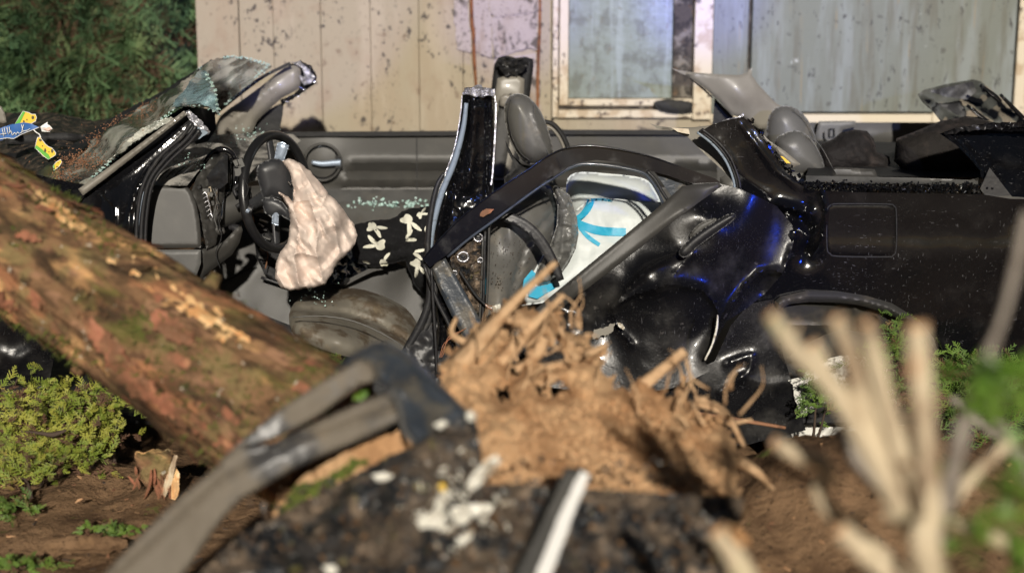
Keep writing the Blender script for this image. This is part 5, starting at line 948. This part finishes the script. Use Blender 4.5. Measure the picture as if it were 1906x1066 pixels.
brd = patch('splintered_board', [(500, 962), (560, 890), (640, 842), (740, 800), (772, 822), (760, 840), (690, 880), (600, 930), (555, 948), (530, 990)], [(520, 960, -1.75), (760, 820, -1.6)], 'clay', None, thick=.05, step=6, rag=3, nz=(.008, 30)); tag(brd, 'earth coloured board with moss under the bent metal frame', 'board')
patch('moss_patch', [(515, 958), (545, 905), (600, 890), (668, 852), (690, 856), (640, 890), (580, 925), (550, 945)], [(520, 960, -1.76), (760, 820, -1.61)], 'moss', brd, thick=.006, off=-.012, step=5, rag=9)
pn = patch('crumpled_black_panel', [(250, 1200), (370, 1066), (450, 990), (560, 935), (640, 892), (720, 850), (772, 828), (800, 796), (868, 764), (884, 780), (892, 820), (902, 902), (960, 898), (1040, 906), (1105, 908), (1200, 916), (1386, 924), (1382, 960), (1350, 1066), (1320, 1300), (300, 1300)],
      [(400, 1060, -1.9), (560, 940, -1.75), (850, 770, -1.72), (900, 900, -1.85), (1380, 925, -1.8), (900, 1066, -2.05), (1340, 1100, -2.0), (800, 1300, -2.3)], 'debris', None, thick=.03, step=8, rag=5, cr=(.012, 90), nz=(.02, 40), seed=12); tag(pn, 'soil covered crumpled black body panel filling the bottom centre foreground', 'body panel')
stp = patch('trim_strip', [(1052, 868), (1085, 872), (1098, 882), (1060, 960), (1020, 1066), (990, 1140), (930, 1140), (960, 1060), (1010, 960)], [(1070, 870, -2.0), (980, 1100, -2.15)], 'plastic', None, thick=.02, step=6, round_=(.01, 8)); tag(stp, 'long dark trim strip with a shining white edge standing on the black panel', 'trim strip')
patch('bright_edge', [(1080, 876), (1098, 882), (1066, 962), (1030, 1060), (1005, 1130), (982, 1130), (1000, 1060), (1040, 960), (1062, 912)], [(1090, 880, -2.03), (1000, 1100, -2.18)], 'mirror_strip', stp, thick=.01, step=5, rag=2)
for (ol, Y, lab) in (([(866, 905), (880, 880), (905, 856), (925, 846), (932, 856), (915, 880), (890, 905), (876, 914)], -1.98, 'bright white plastic splinter, the largest, pointing up right on the black panel'),
                     ([(806, 950), (818, 915), (830, 908), (836, 925), (826, 950), (812, 962)], -2.0, 'upright white plastic splinter with an orange tip'),
                     ([(774, 968), (800, 950), (826, 960), (830, 985), (800, 982), (782, 984)], -2.0, 'broad white plastic fragment left of the upright splinter'),
                     ([(838, 945), (860, 940), (878, 962), (868, 975), (846, 970)], -2.0, 'rounded pale plastic fragment right of the upright splinter'),
                     ([(862, 940), (900, 935), (920, 938), (912, 955), (880, 962)], -1.97, 'flat greyish plastic fragment pointing right'),
                     ([(690, 884), (714, 878), (732, 884), (722, 894), (700, 894)], -1.86, 'small shiny white chip below the splintered board'),
                     ([(868, 768), (878, 764), (888, 774), (882, 786), (870, 782)], -1.86, 'tiny white chip at the right corner of the dark corner piece'),
                     ([(806, 790), (824, 782), (836, 786), (820, 798)], -1.9, 'grey white flake under the dark corner piece'),
                     ([(848, 1010), (870, 985), (880, 1000), (862, 1018)], -2.05, 'dull pale flake low on the black panel'),
                     ([(600, 1052), (622, 1050), (634, 1062), (612, 1072)], -2.1, 'cream chip at the bottom edge of the picture')):
    o = patch('plastic_splinter', ol, Y, 'shard', None, puff=.008, puff_r=10, step=4, rag=2, nz=(.004, 20)); tag(o, lab, 'splinter', 'plastic splinters on the black panel')
o = patch('orange_chip', [(812, 912), (820, 897), (830, 902), (828, 914)], -2.01, 'tagyellow', None, puff=.006, step=3); tag(o, 'tiny orange lens chip on top of the upright white splinter', 'chip')
b = B(); r_ = random.Random(31)
for i in range(420):              # loose litter on the panel
    u = r_.uniform(430, 1370); v = r_.uniform(850, 1120)
    if v < 930 and u < 900 and v < 1150 - .45 * u: continue
    Y = field([(400, 1060, -1.95), (560, 940, -1.8), (850, 770, -1.77), (900, 900, -1.9), (1380, 925, -1.85), (900, 1066, -2.1), (1340, 1100, -2.05)])(np.array([u]), np.array([v]))[0]
    s = r_.uniform(.002, .007); V, Fc = box(P(u, v, Y - r_.uniform(0, .02)), (s * r_.uniform(1, 3), s, s), Matrix.Rotation(r_.uniform(0, 6), 3, Vector((r_.random(), 1, r_.random())))); b.add(V, Fc, r_.choice([0, 0, 1, 2, 2]))
for i in range(80):              # small pale plastic crumbs round the large splinters
    u = r_.gauss(845, 45); v = r_.gauss(945, 40)
    if v < 830 or u < 700: continue
    s = r_.uniform(.002, .007); V, Fc = box(P(u, v, -2.0 - r_.uniform(0, .03)), (s * r_.uniform(1, 3.5), s * .5, s), Matrix.Rotation(r_.uniform(0, 6), 3, Vector((r_.random(), 1, r_.random())))); b.add(V, Fc, 3)
b.build('litter', None, pn, mats=['soil', 'plastic_light', 'twigdark', 'shard'], kind='stuff', smooth=False)
for (u, v, lab) in ((670, 736, 'yellow green leaf scrap between the arms of the bent frame'), (520, 956, 'pale green leaf scrap at the left end of the splintered board')):
    o = patch('leaf_scrap', [(u - 12, v + 8), (u - 8, v - 4), (u + 4, v - 8), (u + 14, v - 10), (u + 12, v + 2), (u, v + 10)], -1.72, 'leaf', None, thick=.002, step=4, cr=(.004, 12), rag=3); tag(o, lab, 'leaf')

YO = 0.0
# ================================================================== CUT SHRUB, right foreground
YO = -.2
sh = thing('pruned_shrub', 'blurred pruned shrub with pale cut stems close to the viewer at the right', 'shrub', (.85, -2.9, gz(.85, -2.9)))
base = Vector((.86, -2.85, gz(.86, -2.85) - .03))
def stem(px, rad, Y, m_='stem', end=True, name='stem', to_base=False):
    pts = [P(p[0], p[1], p[2] if len(p) > 2 else Y) for p in px]; rr = [r * ((p[2] if len(p) > 2 else Y) - CY0) / F for p, r in zip(px, rad)]
    if to_base: pts += [pts[-1].lerp(base, .5) + Vector((0, -.02, 0)), base]; rr += [rr[-1] * 1.05, rr[-1] * 1.2]
    V, Fc = tube(pts, [x * .84 for x in rr], 12, 6, rough=.7); o = mk(name, V, Fc, m_, sh)
    if end:
        d = (pts[0] - pts[1]).normalized(); V, Fc = tube([pts[0] - d * .001, pts[0] + d * .002], rr[0] * .78, 12, 1); mk('cut_end', V, Fc, 'endwood', o)
stem([(1436, 585), (1480, 650), (1560, 740), (1640, 860), (1700, 980)], [14, 17, 22, 26, 28], -3.0)
stem([(1556, 592), (1580, 660), (1610, 750), (1660, 850), (1715, 960)], [16, 18, 22, 24, 26], -3.0)
stem([(1612, 600), (1632, 680), (1662, 790), (1700, 900), (1728, 1000)], [17, 18, 20, 22, 24], -3.02)
stem([(1706, 606), (1714, 700), (1722, 840), (1728, 960), (1734, 1066)], [27, 25, 25, 28, 30], -3.05, to_base=True)
stem([(1512, 640), (1540, 690), (1575, 745)], [15, 14, 14], -2.95)
stem([(1912, 395), (1890, 500), (1862, 600), (1836, 660), (1800, 760), (1770, 900), (1745, 1000)], [8, 9, 11, 14, 13, 14, 16], -2.95, 'stemgrey', end=False)
stem([(1440, 822), (1490, 846), (1540, 866), (1528, 920), (1590, 985), (1680, 1080), (1720, 1180)], [14, 16, 15, 15, 18, 22, 24], -2.75, to_base=True)
stem([(1556, 800), (1590, 850), (1640, 905), (1700, 970)], [13, 13, 14, 15], -2.7, 'stemgrey')
stem([(1560, 985), (1610, 1030), (1680, 1120)], [22, 22, 24], -3.0, to_base=True)
stem([(1335, 985), (1366, 1030), (1405, 1110), (1460, 1250)], [22, 22, 24, 26], -2.9, to_base=True)
stem([(1830, 740), (1870, 810), (1920, 900)], [12, 13, 14], -2.7, 'stemgrey', end=False)
stem([(1770, 740), (1850, 810), (1920, 860)], [7, 9, 10], -2.2, 'stemgrey', end=False)
stem([(1640, 960), (1740, 960), (1850, 1000), (1920, 1050)], [12, 14, 16, 18], -2.8, 'stem')
stem([(1880, 820), (1800, 900), (1750, 980)], [12, 12, 12], -2.75, 'stem', end=False)
for (u, v, Y, s, a) in ((1470, 640, -2.99, 8, -1.2), (1598, 720, -2.99, 9, -.6), (1640, 700, -3.01, 8, -2.4), (1722, 760, -3.05, 9, -.5), (1716, 880, -3.05, 9, -2.6), (1586, 980, -2.76, 9, -.9), (1620, 840, -2.98, 8, -2.3), (1535, 900, -2.75, 7, -.2)):
    stem([(u + math.cos(a) * 34, v + math.sin(a) * 34), (u + math.cos(a) * 16, v + math.sin(a) * 20), (u, v)], [s * .6, s * .8, s * 1.2], Y, name='side_stub')
o = patch('raw_chip', [(1358, 985), (1364, 978), (1376, 992), (1392, 1008), (1384, 1016), (1370, 1006)], -2.94, 'rawwood', sh, puff=.004, step=4)
r_ = random.Random(2)
def leafc(b, u, v, Y, n, spread, s):
    for i in range(n):
        p = P(u + r_.gauss(0, spread), v + r_.gauss(0, spread), Y + r_.gauss(0, .03)); d = rv(r_) * s; sd = d.cross(rv(r_)).normalized() * s * .33; up_ = d.cross(sd).normalized() * s * .12
        b.add([p, p + d * .35 + sd, p + d * .75 + sd * .7 + up_, p + d, p + d * .75 - sd * .7 + up_, p + d * .35 - sd], [(0, 1, 2, 3, 4, 5)])
for (u, v, Y, n, spd, s) in ((1840, 700, -3.0, 24, 26, .03), (1870, 760, -2.95, 20, 28, .03), (1895, 700, -2.9, 10, 20, .028), (1880, 930, -3.0, 22, 26, .03), (1812, 990, -3.05, 16, 18, .028), (1900, 1020, -3, 14, 22, .03), (1760, 1040, -2.9, 8, 16, .025), (1764, 880, -2.8, 7, 16, .022)):
    b = B(); leafc(b, u, v, Y, n, spd, s); b.build('leaf_cluster', 'leaf', sh, smooth=False, kind='stuff')

YO = 0.0
# ================================================================== SMALL PLANTS AND LITTER ON THE GROUND
def sprig_mass(name, label, spots, m_, L, group=None, dead=.12, w=.0019, seed=1, cat='branch'):
    r_ = random.Random(seed); c = P(*spots[0][:3]); t = thing(name, label, cat, (c.x, c.y, gz(c.x, c.y)), group); b = B(); b2 = B(); st = B()
    for (u, v, Y, su, sv, sY, n) in spots:
        for i in range(n):
            p = P(u + r_.gauss(0, su), v + r_.gauss(0, sv), Y + r_.gauss(0, sY)); p.z = max(p.z, gz(p.x, p.y) + .005)
            d = Vector((r_.uniform(-.9, .9), r_.uniform(-.6, .2), r_.uniform(-.1, .9))).normalized(); nn = Vector((0, -.8, .6)) + rv(r_) * .5
            frond(b2 if r_.random() < dead else b, p, d, nn, L * r_.uniform(.6, 1.2), r_, w=w, tw=9, droop=.15, sub=3)
        p = P(u, v, Y); e = Vector((p.x + r_.uniform(-.1, .1), p.y + .05, gz(p.x, p.y) - .01)); V, Fc = tube([e, p.lerp(e, .5) + Vector((.01, 0, 0)), p], [.006, .005, .003], 5); st.add(V, Fc)
    b.build('foliage', m_, t, kind='stuff', smooth=False); b2.build('dead_foliage', 'brownleaf', t, kind='stuff', smooth=False); st.build('stem', 'twigdark', t)
sprig_mass('conifer_branch', 'bright yellow green conifer branch on the soil under the trunk at the left', [(90, 750, -.34, 45, 22, .05, 190), (150, 790, -.42, 40, 28, .05, 190), (40, 800, -.45, 40, 30, .05, 170), (120, 845, -.52, 45, 22, .05, 150), (30, 870, -.58, 30, 18, .04, 110), (190, 760, -.38, 24, 24, .04, 70)], 'thuja', .052, w=.0018, seed=2)
sprig_mass('conifer_branch', 'small green sprig at the far left on the soil below the bright branch', [(15, 945, -.75, 24, 9, .03, 40)], 'thuja_low', .05, seed=3)
sprig_mass('conifer_branch', 'flat strip of green moss like foliage on the soil ridge at lower left', [(190, 985, -.86, 40, 5, .02, 45), (230, 990, -.86, 20, 4, .02, 20)], 'thuja_low', .03, seed=4)
sprig_mass('conifer_branch', 'green sprigs at the bottom left corner of the picture', [(40, 1055, -1.05, 40, 9, .03, 50)], 'thuja_low', .045, seed=5)
sprig_mass('ground_shrub', 'green creeping conifer growing in front of the rear wheel', [(1520, 725, -.12, 14, 22, .03, 50), (1540, 750, -.16, 16, 12, .03, 30)], 'thuja_low', .05, seed=6, cat='shrub', dead=.03)
sprig_mass('ground_shrub', 'dense creeping conifer below the rear bumper at the right', [(1660, 660, .0, 14, 34, .04, 80), (1680, 720, -.08, 24, 26, .04, 90), (1760, 700, -.1, 34, 18, .04, 100), (1840, 690, -.1, 34, 16, .04, 90), (1780, 760, -.22, 36, 22, .05, 100), (1880, 740, -.2, 26, 24, .05, 80), (1620, 700, -.05, 16, 24, .03, 50), (1840, 800, -.3, 34, 20, .04, 60)], 'thuja_low', .06, seed=7, cat='shrub', dead=.25)
sprig_mass('conifer_sprig', 'tiny upright green sprig in front of the driver seat cushion', [(630, 668, -.2, 4, 4, .01, 7)], 'thuja_low', .045, seed=8, dead=0)
V, Fc = ptube([(0, 728), (14, 726), (28, 716), (34, 700)], [3, 3.5, 3, 2], -.3, sides=6, rough=.5); tag(mk('bare_twig', V, Fc, 'twigdark'), 'curved dark twig beside the black wing at the left edge', 'twig')
V, Fc = ptube([(46, 802), (78, 806), (100, 808), (124, 800)], [1.5, 4, 5, 2], -.62, sides=6, rough=.5); tag(mk('bare_twig', V, Fc, 'twigdark'), 'short dark knobbly twig lying on the bright green branch', 'twig')
sl_ = B(); 
for (u, v, s, n) in ((300, 895, 12, 20), (280, 870, 20, 10)):
    for i in range(n):
        a = r_.uniform(.9, 2.0); L = r_.uniform(14, 44); uu = u + r_.gauss(0, s); vv = v + r_.gauss(0, s * .6); V, Fc = ptube([(uu, vv), (uu + math.cos(a) * L * .5 + 1, vv + math.sin(a) * L * .5), (uu + math.cos(a) * L, vv + math.sin(a) * L)], [1, 3.2, 1], -.66 + r_.uniform(-.03, .02), sides=4, n=2); sl_.add(V, Fc)
stmp = thing('splintered_stump', 'splintered orange wood stump in the soil left of the metal frame', 'stump', P(300, 940, -.62))
sl_.build('splinters', 'redbark', stmp, smooth=False, kind='stuff'); patch('stump_wood', [(250, 842), (285, 836), (320, 838), (330, 850), (318, 880), (300, 912), (270, 905), (252, 872)], -.62, 'bark', stmp, puff=.04, puff_r=24, step=5, rag=6, cr=(.01, 20))
for (ol, lab) in (([(305, 900), (325, 846), (331, 848), (322, 890), (308, 925), (300, 920)], 'x'), ([(318, 905), (328, 870), (335, 880), (333, 915), (326, 930), (318, 928)], 'x')):
    patch('long_splinter', ol, -.68, 'rawwood' if ol[0][0] > 310 else 'stem', stmp, puff=.008, step=4, rag=2)
b = B(); r_ = random.Random(77)
for i in range(1700):             # chips, needles and crumbs on the soil
    x = r_.uniform(-1.7, 1.6); y = r_.uniform(-2.2, -.05); 
    z = gz(x, y); s = r_.uniform(.002, .007) * (2 if r_.random() < .06 else 1)
    V, Fc = box((x, y, z + s * .3), (s * r_.uniform(1.5, 5), s, s * .5), Matrix.Rotation(r_.uniform(0, 3.14), 3, 'Z') @ Matrix.Rotation(r_.uniform(-.4, .4), 3, 'Y')); b.add(V, Fc, r_.choice([0, 1, 2, 2, 2, 2, 3, 3]))
b.build('soil_litter', None, None, mats=['chip', 'twig', 'soil', 'twigdark'], kind='stuff', smooth=False)
for i, (u, v, Y, L, an, lab) in enumerate(((12, 998, -.85, 34, .12, 'pale wood chip near the left edge at the bottom'), (350, 938 + 10, -.75, 12, .8, 'orange chip beside the stump'), (140, 935, -.7, 16, -.5, 'narrow orange chip on the soil ridge'), (45, 920, -.65, 14, 1.2, 'pinkish chip below the bright branch'))):
    V, Fc = ptube([(u, v), (u + math.cos(an) * L * .5, v + math.sin(an) * L * .5 - 1), (u + math.cos(an) * L, v + math.sin(an) * L)], [1, 3.4, 1.2], Y, sides=5); tag(mk('wood_chip', V, Fc, 'chip', smooth=False), lab, 'wood chip', 'wood chips on the soil')
sl2 = patch('bark_slab', [(72, 1020), (90, 1004), (140, 996), (200, 996), (236, 1004), (238, 1018), (200, 1030), (140, 1028), (100, 1036)], -.98, 'soil', None, puff=.02, puff_r=12, step=5, rag=3, nz=(.006, 20)); tag(sl2, 'flat brown slab of earthy bark at the bottom left', 'bark slab')
for o in bpy.data.objects:
    if '_o' in o: del o['_o']
